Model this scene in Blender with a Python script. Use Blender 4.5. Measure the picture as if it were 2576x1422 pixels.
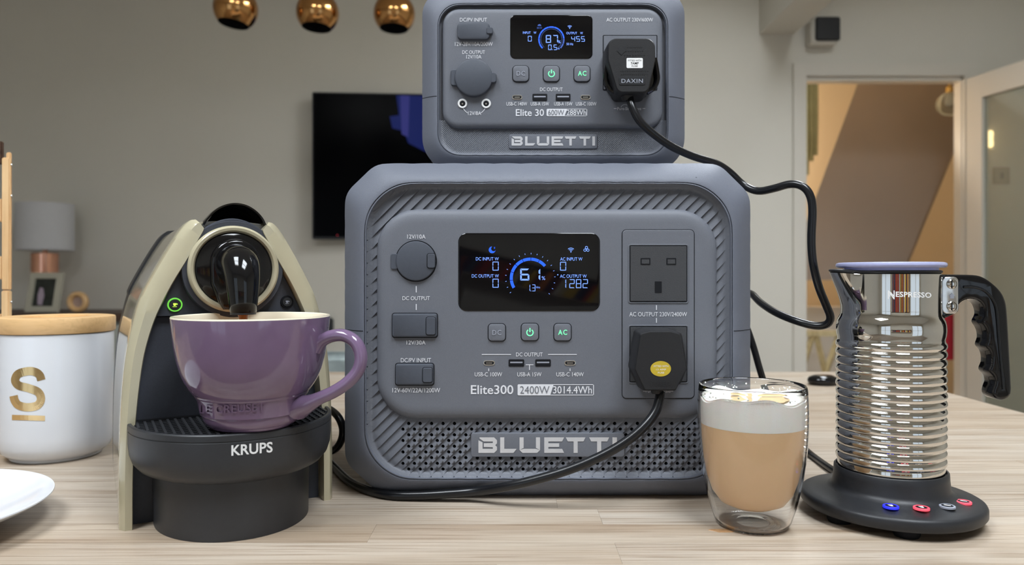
import bpy, bmesh, math, random
from mathutils import Vector, Matrix

random.seed(7)
for _o in list(bpy.data.objects):
    bpy.data.objects.remove(_o, do_unlink=True)
SC = bpy.context.scene
COL = SC.collection
pi = math.pi

# ------------------------------------------------------------------ camera, world, light, exposure
F, CX, HY = 1850.0, 1288.0, 695.0          # focal length and horizon in pixels of the 2576 x 1422 frame
TZ, CH = 0.93, 0.194                       # worktop height, camera above the worktop
CZ = TZ + CH

cam_d = bpy.data.cameras.new('camera')
cam = bpy.data.objects.new('camera', cam_d)
COL.objects.link(cam)
cam.location = (0, 0, CZ)
cam.rotation_euler = (pi / 2, 0, 0)
cam_d.sensor_width = 36.0
cam_d.lens = F / 2576.0 * 36.0
cam_d.shift_y = -16.0 / 2576.0
cam_d.clip_start = 0.02
cam_d.dof.use_dof = True
cam_d.dof.focus_distance = 0.61
cam_d.dof.aperture_fstop = 7.0
SC.camera = cam

world = bpy.data.worlds.new('sky')
SC.world = world
world.use_nodes = True
wb = world.node_tree.nodes['Background']
wb.inputs[0].default_value = (0.75, 0.87, 1.0, 1)
wb.inputs[1].default_value = 1.0

SC.view_settings.view_transform = 'Standard'
SC.view_settings.look = 'None'
SC.view_settings.gamma = 1.0
SC.view_settings.use_curve_mapping = False
SC.view_settings.exposure = 0.12
SC.cycles.use_denoising = True
SC.cycles.max_bounces = 16
SC.cycles.sample_clamp_indirect = 40.0
SC.cycles.transmission_bounces = 14
SC.cycles.transparent_max_bounces = 14

# daylight: sky through the roof and rear windows, plus an added roof fill
SKYLIGHTS_AND_FILL = [(-1.25, -0.45, -0.75, 0.30), (0.15, 0.95, -0.75, 0.30), (0.75, 1.65, 1.35, 2.35)]     # x0, x1, y0, y1 in the ceiling; last one added to brighten the far wall
REAR_WINDOWS = [(-2.75, -1.15, 0.15, 2.15), (1.30, 2.90, 0.15, 2.15)]    # x0, x1, z0, z1 in the rear wall
CEIL, REAR, BACK, LEFT, RIGHT = 2.75, -2.4, 3.6, -3.4, 3.1

def area_light(name, loc, rot, sx, sy, power, col):
    d = bpy.data.lights.new(name, 'AREA')
    d.shape = 'RECTANGLE'; d.size = sx; d.size_y = sy; d.energy = power; d.color = col
    o = bpy.data.objects.new(name, d); COL.objects.link(o)
    o.location = loc; o.rotation_euler = rot
    return o
for (x0, x1, y0, y1), pw in zip(SKYLIGHTS_AND_FILL, (56, 60, 85)):
    area_light('roof_window_and_fill_light', ((x0 + x1) / 2, (y0 + y1) / 2, CEIL + 0.20), (0, 0, 0), x1 - x0, y1 - y0, pw, (0.88, 0.94, 1.0))
for (x0, x1, z0, z1), pw in zip(REAR_WINDOWS, (70, 128)):
    area_light('rear_window_daylight', ((x0 + x1) / 2, REAR - 0.12, (z0 + z1) / 2), (pi / 2, 0, pi), x1 - x0, z1 - z0, pw, (0.92, 0.96, 1.0))


# ------------------------------------------------------------------ helpers
def P(px, py, Y):
    return Vector(((px - CX) / F * Y, Y, CZ + (HY - py) / F * Y))
def PT(px, py, z=0.0):
    Y = F * (CH - z) / (py - HY)
    return P(px, py, Y)

def tag(o, label=None, cat=None, group=None, kind=None):
    if label: o['label'] = label
    if cat: o['category'] = cat
    if group: o['group'] = group
    if kind: o['kind'] = kind
    return o
def thing(name, label, cat, loc=(0, 0, 0), rz=0.0, group=None):
    o = bpy.data.objects.new(name, None); COL.objects.link(o)
    o.empty_display_size = 0.05
    o.location = loc; o.rotation_euler = (0, 0, rz)
    return tag(o, label, cat, group)

def mk(name, V, Fc, mat, parent=None, smooth=True, ang=32, fix=True, label=None):
    me = bpy.data.meshes.new(name)
    me.from_pydata([tuple(v) for v in V], [], [tuple(f) for f in Fc])
    if fix:
        bm = bmesh.new(); bm.from_mesh(me)
        bmesh.ops.remove_doubles(bm, verts=bm.verts, dist=1e-7)
        bmesh.ops.recalc_face_normals(bm, faces=bm.faces)
        bm.to_mesh(me); bm.free()
    me.materials.append(mat)
    if smooth:
        for p in me.polygons: p.use_smooth = True
        me.set_sharp_from_angle(angle=math.radians(ang))
    o = bpy.data.objects.new(name, me); COL.objects.link(o)
    if parent is not None: o.parent = parent
    if label: o['label'] = label
    return o

class MB:
    def __init__(s): s.V = []; s.F = []
    def add(s, V, Fc):
        b = len(s.V); s.V += [tuple(v) for v in V]; s.F += [tuple(i + b for i in f) for f in Fc]; return s
    def box(s, x0, x1, y0, y1, z0, z1):
        V = [(x, y, z) for x in (x0, x1) for y in (y0, y1) for z in (z0, z1)]
        return s.add(V, [(0, 1, 3, 2), (4, 6, 7, 5), (0, 4, 5, 1), (2, 3, 7, 6), (0, 2, 6, 4), (1, 5, 7, 3)])
    def build(s, name, mat, parent=None, **k): return mk(name, s.V, s.F, mat, parent, **k)

def bevel_box(name, x0, x1, y0, y1, z0, z1, mat, parent=None, r=0.003, seg=2, label=None):
    bm = bmesh.new()
    bmesh.ops.create_cube(bm, size=1.0)
    for v in bm.verts:
        v.co = Vector(((x0 + x1) / 2 + v.co.x * (x1 - x0), (y0 + y1) / 2 + v.co.y * (y1 - y0), (z0 + z1) / 2 + v.co.z * (z1 - z0)))
    bmesh.ops.bevel(bm, geom=bm.edges[:], offset=r, segments=seg, affect='EDGES')
    me = bpy.data.meshes.new(name); bm.to_mesh(me); bm.free()
    me.materials.append(mat)
    for p in me.polygons: p.use_smooth = True
    me.set_sharp_from_angle(angle=math.radians(50))
    o = bpy.data.objects.new(name, me); COL.objects.link(o)
    if parent is not None: o.parent = parent
    if label: o['label'] = label
    return o

def loft(rings, cap0=True, cap1=True, close=False):
    n = len(rings[0]); V = []; Fc = []
    for r in rings: V += [tuple(p) for p in r]
    m = len(rings)
    for i in range(m if close else m - 1):
        a = i * n; b = ((i + 1) % m) * n
        for j in range(n):
            k = (j + 1) % n
            Fc.append((a + j, a + k, b + k, b + j))
    if not close:
        if cap0: Fc.append(tuple(range(n)))
        if cap1: Fc.append(tuple((m - 1) * n + j for j in reversed(range(n))))
    return V, Fc

def lathe(prof, n=64, cx=0, cy=0, closed=False):
    """prof: (r, z) list; r = 0 at an end closes it with a pole."""
    rings = []
    for r, z in prof:
        r = max(r, 1e-6)
        rings.append([(cx + r * math.cos(2 * pi * j / n), cy + r * math.sin(2 * pi * j / n), z) for j in range(n)])
    return loft(rings, cap0=False, cap1=False, close=closed)

def catmull(pts, k=10):
    P_ = [Vector(p) for p in pts]; out = []
    for i in range(len(P_) - 1):
        p0 = P_[i - 1] if i > 0 else P_[0] * 2 - P_[1]
        p1, p2 = P_[i], P_[i + 1]
        p3 = P_[i + 2] if i + 2 < len(P_) else P_[-1] * 2 - P_[-2]
        for s in range(k):
            t = s / k
            out.append(0.5 * ((2 * p1) + (p2 - p0) * t + (2 * p0 - 5 * p1 + 4 * p2 - p3) * t * t + (3 * p1 - p0 - 3 * p2 + p3) * t ** 3))
    out.append(P_[-1])
    return out

def smooth_path(pts, times=2):
    pts = [Vector(p) for p in pts]
    for _ in range(times):
        pts = [pts[0]] + [pts[i - 1] * 0.25 + pts[i] * 0.5 + pts[i + 1] * 0.25 for i in range(1, len(pts) - 1)] + [pts[-1]]
    return pts

def sweep(path, rad, n=12, up=None, squash=1.0, caps=True):
    """rad: number or list (per point); squash scales the second frame axis."""
    m = len(path); rings = []
    prev = None
    for i, p in enumerate(path):
        t = (path[min(i + 1, m - 1)] - path[max(i - 1, 0)]).normalized()
        if prev is None:
            ref = Vector(up) if up else (Vector((0, 0, 1)) if abs(t.z) < 0.9 else Vector((1, 0, 0)))
            a = (ref - t * ref.dot(t)).normalized()
        else:
            a = (prev - t * prev.dot(t)).normalized()
        prev = a
        b = t.cross(a)
        r = rad[i] if isinstance(rad, (list, tuple)) else rad
        ra, rb = (r if isinstance(r, tuple) else (r, r * squash))
        rings.append([p + a * (ra * math.cos(2 * pi * j / n)) + b * (rb * math.sin(2 * pi * j / n)) for j in range(n)])
    return loft(rings, caps, caps)

def fillet_poly(pts, radii, n=7):
    out = []; m = len(pts)
    if not isinstance(radii, (list, tuple)): radii = [radii] * m
    for i in range(m):
        p = Vector(pts[i]).to_2d(); a = Vector(pts[i - 1]).to_2d(); b = Vector(pts[(i + 1) % m]).to_2d()
        r = radii[i]
        da = (a - p); db = (b - p); la = da.length; lb = db.length; da.normalize(); db.normalize()
        ang = da.angle(db)
        if r <= 0 or ang > pi - 0.01:
            out.append((p.x, p.y)); continue
        d = min(r / math.tan(ang / 2), la * 0.499, lb * 0.499); r2 = d * math.tan(ang / 2)
        c = p + (da + db).normalized() * (r2 / math.sin(ang / 2))
        s = p + da * d - c; e = p + db * d - c
        a0 = math.atan2(s.y, s.x); a1 = math.atan2(e.y, e.x)
        dd = a1 - a0
        while dd > pi: dd -= 2 * pi
        while dd < -pi: dd += 2 * pi
        for k in range(n + 1):
            t = a0 + dd * k / n
            out.append((c.x + r2 * math.cos(t), c.y + r2 * math.sin(t)))
    return out

def rrect(x0, y0, x1, y1, r, n=7):
    r = max(r, 0.01)
    return fillet_poly([(x0, y0), (x1, y0), (x1, y1), (x0, y1)], r, n)

def polar(loop, N, c):
    """radius of a star-shaped loop at N even angles around c"""
    dense = []
    for i in range(len(loop)):
        a = loop[i]; b = loop[(i + 1) % len(loop)]
        for k in range(12):
            t = k / 12; dense.append((a[0] + (b[0] - a[0]) * t - c[0], a[1] + (b[1] - a[1]) * t - c[1]))
    pr = sorted((math.atan2(y, x) % (2 * pi), math.hypot(x, y)) for x, y in dense)
    pr = [(pr[-1][0] - 2 * pi, pr[-1][1])] + pr + [(pr[0][0] + 2 * pi, pr[0][1])]
    out = []; k = 0
    for j in range(N):
        t = 2 * pi * j / N
        while pr[k + 1][0] < t: k += 1
        (t0, r0), (t1, r1) = pr[k], pr[k + 1]
        r = r0 + (r1 - r0) * ((t - t0) / (t1 - t0) if t1 > t0 else 0)
        out.append((c[0] + r * math.cos(t), c[1] + r * math.sin(t)))
    return out

# ---- lettering: flat glyph meshes in units of the cap height, made once while the scene is still small
_TXT = {}
def glyphs(s, bold=0.0, space=1.0, cut=0):
    key = (s, bold, space, cut)
    if key not in _TXT:
        cu = bpy.data.curves.new('t', 'FONT'); cu.body = s; cu.offset = bold; cu.space_character = space
        cu.fill_mode = 'FRONT'; cu.resolution_u = 3
        ob = bpy.data.objects.new('t', cu); COL.objects.link(ob)
        dg = bpy.context.evaluated_depsgraph_get()
        me = bpy.data.meshes.new_from_object(ob.evaluated_get(dg))
        V = [(v.co.x, v.co.y) for v in me.vertices]; Fc = [tuple(p.vertices) for p in me.polygons]
        bpy.data.objects.remove(ob, do_unlink=True); bpy.data.curves.remove(cu); bpy.data.meshes.remove(me)
        x0 = min(v[0] for v in V); x1 = max(v[0] for v in V); y0 = min(v[1] for v in V); y1 = max(v[1] for v in V)
        if cut:                       # slice the glyphs upright so that they can wrap round a curved wall
            bm = bmesh.new(); vs = [bm.verts.new((v[0], v[1], 0)) for v in V]
            for f in Fc:
                try: bm.faces.new([vs[i] for i in f])
                except ValueError: pass
            for k in range(1, cut):
                bmesh.ops.bisect_plane(bm, geom=bm.verts[:] + bm.edges[:] + bm.faces[:], plane_co=(x0 + (x1 - x0) * k / cut, 0, 0), plane_no=(1, 0, 0))
            bm.verts.index_update(); V = [(v.co.x, v.co.y) for v in bm.verts]; Fc = [tuple(v.index for v in f.verts) for f in bm.faces]; bm.free()
        _TXT[key] = ([((v[0] - x0) / (x1 - x0) - 0.5, (v[1] - y0) / (y1 - y0) - 0.5) for v in V], Fc)
    return _TXT[key]

# ------------------------------------------------------------------ materials
def srgb(r, g, b):
    f = lambda c: (c / 12.92 if c <= 0.04045 else ((c + 0.055) / 1.055) ** 2.4)
    return (f(r / 255), f(g / 255), f(b / 255), 1)
MATS = {}
def mat(name, col, rough=0.5, metal=0.0, spec=0.5, coat=0.0, trans=0.0, ior=1.45, emit=None, es=1.0,
        bump=0.0, bscale=400, var=0.0, vscale=30, sheen=0.0, sss=0.0):
    if name in MATS: return MATS[name]
    m = bpy.data.materials.new(name); m.use_nodes = True
    nt = m.node_tree; N = nt.nodes; L = nt.links
    b = N['Principled BSDF']
    b.inputs['Base Color'].default_value = col
    b.inputs['Roughness'].default_value = rough
    b.inputs['Metallic'].default_value = metal
    b.inputs['Specular IOR Level'].default_value = spec
    b.inputs['Coat Weight'].default_value = coat
    b.inputs['Coat Roughness'].default_value = 0.06
    b.inputs['Transmission Weight'].default_value = trans
    b.inputs['IOR'].default_value = ior
    if sss: b.inputs['Subsurface Weight'].default_value = sss; b.inputs['Subsurface Scale'].default_value = 0.004
    if emit:
        b.inputs['Emission Color'].default_value = emit; b.inputs['Emission Strength'].default_value = es
    if bump or var:
        tc = N.new('ShaderNodeTexCoord')
    if var:
        nz = N.new('ShaderNodeTexNoise'); nz.inputs['Scale'].default_value = vscale; nz.inputs['Detail'].default_value = 4
        L.new(tc.outputs['Object'], nz.inputs['Vector'])
        rp = N.new('ShaderNodeValToRGB')
        c0 = [max(0, c * (1 - var)) for c in col[:3]] + [1]; c1 = [min(1, c * (1 + var)) for c in col[:3]] + [1]
        rp.color_ramp.elements[0].position = 0.3; rp.color_ramp.elements[0].color = c0
        rp.color_ramp.elements[1].position = 0.7; rp.color_ramp.elements[1].color = c1
        L.new(nz.outputs['Fac'], rp.inputs['Fac']); L.new(rp.outputs['Color'], b.inputs['Base Color'])
    if bump:
        nb = N.new('ShaderNodeTexNoise'); nb.inputs['Scale'].default_value = bscale; nb.inputs['Detail'].default_value = 2
        L.new(tc.outputs['Object'], nb.inputs['Vector'])
        bp = N.new('ShaderNodeBump'); bp.inputs['Strength'].default_value = bump; bp.inputs['Distance'].default_value = 0.0005
        L.new(nb.outputs['Fac'], bp.inputs['Height']); L.new(bp.outputs['Normal'], b.inputs['Normal'])
    MATS[name] = m
    return m

def wood(name, light, dark, axis_scale, fine, rough=0.45, rnd=0.25, tint=None, pore=0.85):
    """streaky timber: long noise along one axis, fine pores, a tone of its own per piece"""
    m = bpy.data.materials.new(name); m.use_nodes = True
    nt = m.node_tree; N = nt.nodes; L = nt.links; b = N['Principled BSDF']
    b.inputs['Roughness'].default_value = rough
    g = N.new('ShaderNodeNewGeometry'); oi = N.new('ShaderNodeObjectInfo')
    off = N.new('ShaderNodeVectorMath'); off.operation = 'MULTIPLY_ADD'
    cmb = N.new('ShaderNodeCombineXYZ')
    for k in range(3): L.new(oi.outputs['Random'], cmb.inputs[k])
    L.new(cmb.outputs[0], off.inputs[0]); off.inputs[1].default_value = (37, 53, 71); L.new(g.outputs['Position'], off.inputs[2])
    def streak(sc, detail, dist):
        mp = N.new('ShaderNodeMapping'); mp.inputs['Scale'].default_value = sc
        L.new(off.outputs[0], mp.inputs['Vector'])
        n = N.new('ShaderNodeTexNoise'); n.inputs['Scale'].default_value = 1; n.inputs['Detail'].default_value = detail
        n.inputs['Distortion'].default_value = dist
        L.new(mp.outputs[0], n.inputs['Vector']); return n
    n1 = streak(axis_scale, 6, 1.2); n2 = streak(fine, 4, 0.3)
    r1 = N.new('ShaderNodeValToRGB'); r1.color_ramp.elements[0].position = 0.32; r1.color_ramp.elements[0].color = dark
    r1.color_ramp.elements[1].position = 0.62; r1.color_ramp.elements[1].color = light
    L.new(n1.outputs['Fac'], r1.inputs['Fac'])
    r2 = N.new('ShaderNodeValToRGB'); r2.color_ramp.elements[0].position = 0.36; r2.color_ramp.elements[0].color = (0.66, 0.61, 0.56, 1)
    r2.color_ramp.elements[1].position = 0.52; r2.color_ramp.elements[1].color = (1, 1, 1, 1)
    L.new(n2.outputs['Fac'], r2.inputs['Fac'])
    mx = N.new('ShaderNodeMix'); mx.data_type = 'RGBA'; mx.blend_type = 'MULTIPLY'; mx.inputs[0].default_value = pore
    L.new(r1.outputs['Color'], mx.inputs[6]); L.new(r2.outputs['Color'], mx.inputs[7])
    tn = N.new('ShaderNodeValToRGB')
    tn.color_ramp.elements[0].color = tint or (0.80, 0.70, 0.60, 1); tn.color_ramp.elements[1].color = (1, 1, 1, 1)
    L.new(oi.outputs['Random'], tn.inputs['Fac'])
    m2 = N.new('ShaderNodeMix'); m2.data_type = 'RGBA'; m2.blend_type = 'MULTIPLY'; m2.inputs[0].default_value = rnd
    L.new(mx.outputs[2], m2.inputs[6]); L.new(tn.outputs['Color'], m2.inputs[7])
    L.new(m2.outputs[2], b.inputs['Base Color'])
    bp = N.new('ShaderNodeBump'); bp.inputs['Strength'].default_value = 0.12; bp.inputs['Distance'].default_value = 0.0006
    L.new(n2.outputs['Fac'], bp.inputs['Height']); L.new(bp.outputs['Normal'], b.inputs['Normal'])
    return m

W_OAK = wood('oak_staves', srgb(189, 178, 164), srgb(169, 153, 135), (2.2, 26, 26), (9, 420, 420), 0.40, 0.5, (0.88, 0.77, 0.64, 1))
W_BEECH = wood('beech', srgb(232, 196, 148), srgb(214, 172, 122), (30, 30, 4), (260, 260, 14), 0.4, 0.1, None, 0.3)
W_LID = wood('beech_lid', srgb(226, 186, 134), srgb(219, 178, 125), (3, 40, 40), (12, 260, 260), 0.35, 0.1, None, 0.25)
W_DARK = wood('walnut', srgb(86, 62, 46), srgb(60, 42, 32), (3, 40, 40), (20, 300, 300), 0.45, 0.1)
W_PALE = wood('pale_pine', srgb(214, 202, 160), srgb(196, 180, 136), (30, 30, 4), (200, 200, 14), 0.5, 0.1)

M_WALL = mat('wall_paint', srgb(214, 210, 200), 0.85, bump=0.15, bscale=120, var=0.015, vscale=2)
M_HALLWALL = mat('hall_paint', srgb(214, 196, 166), 0.85, bump=0.1, bscale=120, var=0.02, vscale=2)
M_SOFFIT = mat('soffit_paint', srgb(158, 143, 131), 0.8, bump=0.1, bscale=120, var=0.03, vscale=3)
M_CEIL = mat('ceiling_paint', srgb(226, 224, 216), 0.9, bump=0.1, bscale=120, var=0.01, vscale=2)
M_TRIM = mat('gloss_trim', srgb(214, 209, 199), 0.4, var=0.015, vscale=3)
M_FLOOR = wood('floor_boards', srgb(160, 146, 130), srgb(136, 120, 104), (3, 16, 16), (20, 200, 200), 0.5, 0.1)
M_CAB = mat('cabinet_paint', srgb(150, 152, 148), 0.5, var=0.02, vscale=4)
M_SLATE = mat('slate_plastic', srgb(103, 107, 118), 0.47, spec=0.45, bump=0.35, bscale=2600, var=0.05, vscale=1800)
M_SLATE2 = mat('slate_panel_plastic', srgb(104, 107, 115), 0.5, spec=0.42, bump=0.25, bscale=2400, var=0.05, vscale=1800)
M_RUBBER = mat('slate_rubber', srgb(74, 78, 87), 0.55, spec=0.35, bump=0.1, bscale=1500, var=0.03, vscale=300)
M_GROOVE = mat('groove_black', srgb(24, 25, 29), 0.7, spec=0.2, var=0.05, vscale=200)
M_PRINT = mat('print_light_grey', srgb(214, 215, 220), 0.6, var=0.01, vscale=50)
M_PRINTDIM = mat('print_dim_grey', srgb(150, 154, 166), 0.6, var=0.01, vscale=50)
M_SILVER = mat('silver_print', srgb(205, 205, 208), 0.4, metal=0.3, var=0.02, vscale=300)
M_SCREEN = mat('black_glass', srgb(7, 7, 10), 0.06, spec=0.5, var=0.05, vscale=20)
M_BLUE = mat('lcd_blue', (0.01, 0.05, 0.5, 1), 0.5, emit=(0.012, 0.11, 0.85, 1), es=0.9, var=0.01)
M_LCD = mat('lcd_pale_blue', (0.1, 0.2, 0.6, 1), 0.5, emit=(0.20, 0.36, 1.0, 1), es=0.75, var=0.01)
M_LCDDIM = mat('lcd_dim_blue', (0.02, 0.05, 0.2, 1), 0.5, emit=(0.05, 0.12, 0.5, 1), es=0.5, var=0.01)
M_GREEN = mat('led_green', (0.1, 0.6, 0.25, 1), 0.5, emit=(0.18, 1.0, 0.42, 1), es=0.95, var=0.01)
M_SOCKET = mat('socket_black', srgb(62, 63, 66), 0.5, spec=0.5, bump=0.5, bscale=1400, var=0.12, vscale=1500)
M_BLACK = mat('black_plastic', srgb(36, 37, 40), 0.42, spec=0.45, bump=0.12, bscale=1600, var=0.04, vscale=200)
M_PLUG = mat('plug_black', srgb(34, 34, 36), 0.5, spec=0.4, bump=0.25, bscale=1500, var=0.06, vscale=600)
M_GLOSS = mat('gloss_black', srgb(13, 13, 15), 0.09, spec=0.55, var=0.04, vscale=60)
M_CABLE = mat('cable_black', srgb(20, 21, 24), 0.25, spec=0.5, bump=0.08, bscale=300, var=0.04, vscale=100)
M_MATTE = mat('matte_black', srgb(58, 61, 69), 0.55, spec=0.4, bump=0.2, bscale=1800, var=0.05, vscale=600)
M_TRAY = mat('tray_black', srgb(48, 49, 52), 0.42, spec=0.45, bump=0.08, bscale=1800, var=0.04, vscale=200)
M_TAN = mat('champagne_plastic', srgb(178, 170, 144), 0.16, spec=0.5, coat=0.3, var=0.03, vscale=40)
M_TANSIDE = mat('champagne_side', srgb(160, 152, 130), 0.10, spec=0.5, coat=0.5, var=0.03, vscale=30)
M_CHROME = mat('chrome', (0.66, 0.645, 0.615, 1), 0.045, metal=1.0, var=0.01, vscale=10)
M_STEEL = mat('brushed_steel', (0.72, 0.72, 0.71, 1), 0.22, metal=1.0, var=0.06, vscale=200)
M_COPPER = mat('copper_glaze', (0.52, 0.27, 0.10, 1), 0.12, metal=1.0, var=0.05, vscale=10)
M_COPPER2 = mat('rose_copper', (0.75, 0.40, 0.28, 1), 0.18, metal=1.0, var=0.04, vscale=10)
M_GOLD = mat('gold_foil', (0.78, 0.56, 0.28, 1), 0.16, metal=1.0, var=0.04, vscale=30)
M_CERAMIC = mat('white_ceramic', srgb(216, 218, 223), 0.12, spec=0.5, var=0.008, vscale=10)
M_PURPLE = mat('purple_glaze', srgb(115, 94, 122), 0.07, spec=0.55, coat=0.4, var=0.05, vscale=60)
M_CREAM = mat('cream_glaze', srgb(238, 228, 204), 0.12, spec=0.5, var=0.01, vscale=20)
M_GLASS = mat('clear_glass', (1, 1, 1, 1), 0.0, trans=1.0, ior=1.36)
M_COFFEE = mat('milky_coffee', srgb(240, 200, 154), 0.35, spec=0.3, sss=0.05, var=0.02, vscale=20)
M_FOAM = mat('milk_foam', srgb(250, 246, 238), 0.6, spec=0.3, bump=0.3, bscale=700, var=0.015, vscale=60, sss=0.15)
M_CREMA = mat('coffee_stain', srgb(206, 176, 128), 0.5, var=0.08, vscale=120)
M_STREAM = mat('espresso', srgb(150, 88, 34), 0.15, spec=0.5, var=0.15, vscale=150)
M_LIDBLUE = mat('lilac_translucent', srgb(196, 200, 240), 0.2, trans=0.3, ior=1.4, var=0.02)
M_RED = mat('led_red', (0.7, 0.05, 0.08, 1), 0.5, emit=(1.0, 0.09, 0.13, 1), es=0.9, var=0.01)
M_LEDBLUE = mat('led_blue', (0.02, 0.02, 0.6, 1), 0.5, emit=(0.02, 0.03, 0.95, 1), es=0.9, var=0.01)
M_YELGREEN = mat('led_yellow_green', (0.4, 0.6, 0.05, 1), 0.5, emit=(0.55, 1.0, 0.08, 1), es=1.0, var=0.01)
M_RINGGREEN = mat('led_ring_green', (0.1, 0.4, 0.05, 1), 0.5, emit=(0.13, 0.50, 0.05, 1), es=0.9, var=0.01)
M_STICKER = mat('white_sticker', srgb(232, 232, 232), 0.4, var=0.01)
M_YSTICKER = mat('yellow_sticker', srgb(206, 180, 60), 0.35, metal=0.3, var=0.03, vscale=200)
M_TV = mat('tv_screen', srgb(4, 4, 6), 0.2, spec=0.03, var=0.05, vscale=5)
M_TVBLUE = mat('tv_blue_patch', (0.005, 0.008, 0.05, 1), 0.3, spec=0.1, emit=(0.004, 0.008, 0.060, 1), es=1.0, var=0.02)
M_TVBLUE2 = mat('tv_pale_patch', (0.02, 0.02, 0.1, 1), 0.3, spec=0.1, emit=(0.018, 0.02, 0.10, 1), es=1.0, var=0.02)
M_SHADE = mat('lamp_linen', srgb(198, 198, 200), 0.9, bump=0.3, bscale=700, var=0.02, vscale=100)
M_DOORGLASS = mat('door_glass', srgb(226, 231, 223), 0.03, trans=0.9, ior=1.45)
M_WARMGLOW = mat('warm_glow', (1, 0.8, 0.5, 1), 0.5, emit=(1.0, 0.74, 0.36, 1), es=2.5, var=0.01)
M_BRASS = mat('brass', (0.66, 0.46, 0.18, 1), 0.25, metal=1.0, var=0.04)
M_PHOTO = mat('photo_print_dark', srgb(44, 48, 44), 0.3, var=0.5, vscale=25)
M_SKIN = mat('photo_pale', srgb(176, 160, 176), 0.4, var=0.05)
M_FRAMEW = mat('photo_frame_paint', srgb(184, 180, 164), 0.5, var=0.02)
M_STRIPE = mat('striped_fabric', srgb(146, 156, 156), 0.9, bump=0.3, bscale=500, var=0.35, vscale=14)
M_PINK = mat('dusty_pink', srgb(182, 158, 146), 0.8, var=0.04)
M_REDBAG = mat('red_fabric', srgb(176, 34, 52), 0.8, var=0.06)
M_CURTAIN = mat('sage_curtain', srgb(146, 154, 130), 0.9, var=0.08, vscale=20)
# ------------------------------------------------------------------ room shell
def plate_with_holes(name, u0, u1, v0, v1, holes, place, m, thick):
    """a wall or ceiling slab in (u, v) with rectangular holes; place(u, v, d) maps to the room"""
    us = sorted({u0, u1, *[h[0] for h in holes], *[h[1] for h in holes]})
    vs = sorted({v0, v1, *[h[2] for h in holes], *[h[3] for h in holes]})
    solid = lambda i, j: 0 <= i < len(us) - 1 and 0 <= j < len(vs) - 1 and not any(
        h[0] - 1e-6 <= us[i] and us[i + 1] <= h[1] + 1e-6 and h[2] - 1e-6 <= vs[j] and vs[j + 1] <= h[3] + 1e-6 for h in holes)
    b = MB()
    for i in range(len(us) - 1):
        for j in range(len(vs) - 1):
            if not solid(i, j): continue
            q = [(us[i], vs[j]), (us[i + 1], vs[j]), (us[i + 1], vs[j + 1]), (us[i], vs[j + 1])]
            V = [place(u, v, 0) for u, v in q] + [place(u, v, thick) for u, v in q]
            Fc = [(0, 1, 2, 3), (7, 6, 5, 4)]
            for k, (di, dj) in enumerate(((0, -1), (1, 0), (0, 1), (-1, 0))):
                if not solid(i + di, j + dj):
                    l = (k + 1) % 4; Fc.append((k, l, l + 4, k + 4))
            b.add(V, Fc)
    o = b.build(name, m, smooth=False)
    return tag(o, kind='structure')

tag(MB().box(LEFT - 0.1, RIGHT + 0.1, REAR - 0.1, 5.4, -0.1, 0).build('floor', M_FLOOR, smooth=False), kind='structure')
plate_with_holes('ceiling', LEFT - 0.1, RIGHT + 0.1, REAR - 0.1, 5.4, SKYLIGHTS_AND_FILL, lambda u, v, d: (u, v, CEIL + d), M_CEIL, 0.18)
DOOR = (P(2025, 0, BACK).x, P(2420, 0, BACK).x, 0.0, P(0, 193, BACK).z)
plate_with_holes('wall_back', LEFT, RIGHT, 0, CEIL, [DOOR], lambda u, v, d: (u, BACK + d, v), M_WALL, 0.06)
plate_with_holes('wall_rear', LEFT, RIGHT, 0, CEIL, REAR_WINDOWS, lambda u, v, d: (u, REAR - d, v), M_WALL, 0.1)
tag(MB().box(LEFT - 0.1, LEFT, REAR - 0.1, 3.66, 0, CEIL).build('wall_left', M_WALL, smooth=False), kind='structure')
plate_with_holes('wall_right', REAR - 0.1, 5.4, 0, CEIL, [], lambda u, v, d: (RIGHT + d, u, v), M_WALL, 0.1)
# hall beyond the doorway
tag(MB().box(0.9, RIGHT, 5.0, 5.1, 0, CEIL).build('wall_hall_end', M_HALLWALL, smooth=False), kind='structure')
tag(MB().box(0.9, 1.0, 3.66, 5.0, 0, CEIL).build('wall_hall_side', M_HALLWALL, smooth=False), kind='structure')
# window frames, also round the added roof opening
def window(i, place, a0, a1, b0, b1, cols, rows):
    b = MB(); t = 0.045
    def bar(u0, u1, v0, v1):
        pts = [place(u, v, d) for u in (u0, u1) for v in (v0, v1) for d in (0.02, 0.075)]
        b.add(pts, [(0, 1, 3, 2), (4, 6, 7, 5), (0, 4, 5, 1), (2, 3, 7, 6), (0, 2, 6, 4), (1, 5, 7, 3)])
    bar(a0, a0 + t, b0, b1); bar(a1 - t, a1, b0, b1); bar(a0, a1, b0, b0 + t); bar(a0, a1, b1 - t, b1)
    for k in range(1, cols):
        u = a0 + (a1 - a0) * k / cols; bar(u - 0.02, u + 0.02, b0, b1)
    for k in range(1, rows):
        v = b0 + (b1 - b0) * k / rows; bar(a0, a1, v - 0.015, v + 0.015)
    o = b.build('window_%d' % i, M_TRIM, smooth=False)
    tag(o, kind='structure')
for i, (x0, x1, y0, y1) in enumerate(SKYLIGHTS_AND_FILL):
    window(i + 1, lambda u, v, d: (u, v, CEIL + d), x0, x1, y0, y1, 1, 2)
for i, (x0, x1, z0, z1) in enumerate(REAR_WINDOWS):
    window(i + 4, lambda u, v, d: (u, REAR - d, v), x0, x1, z0, z1, 2, 2)
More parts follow.
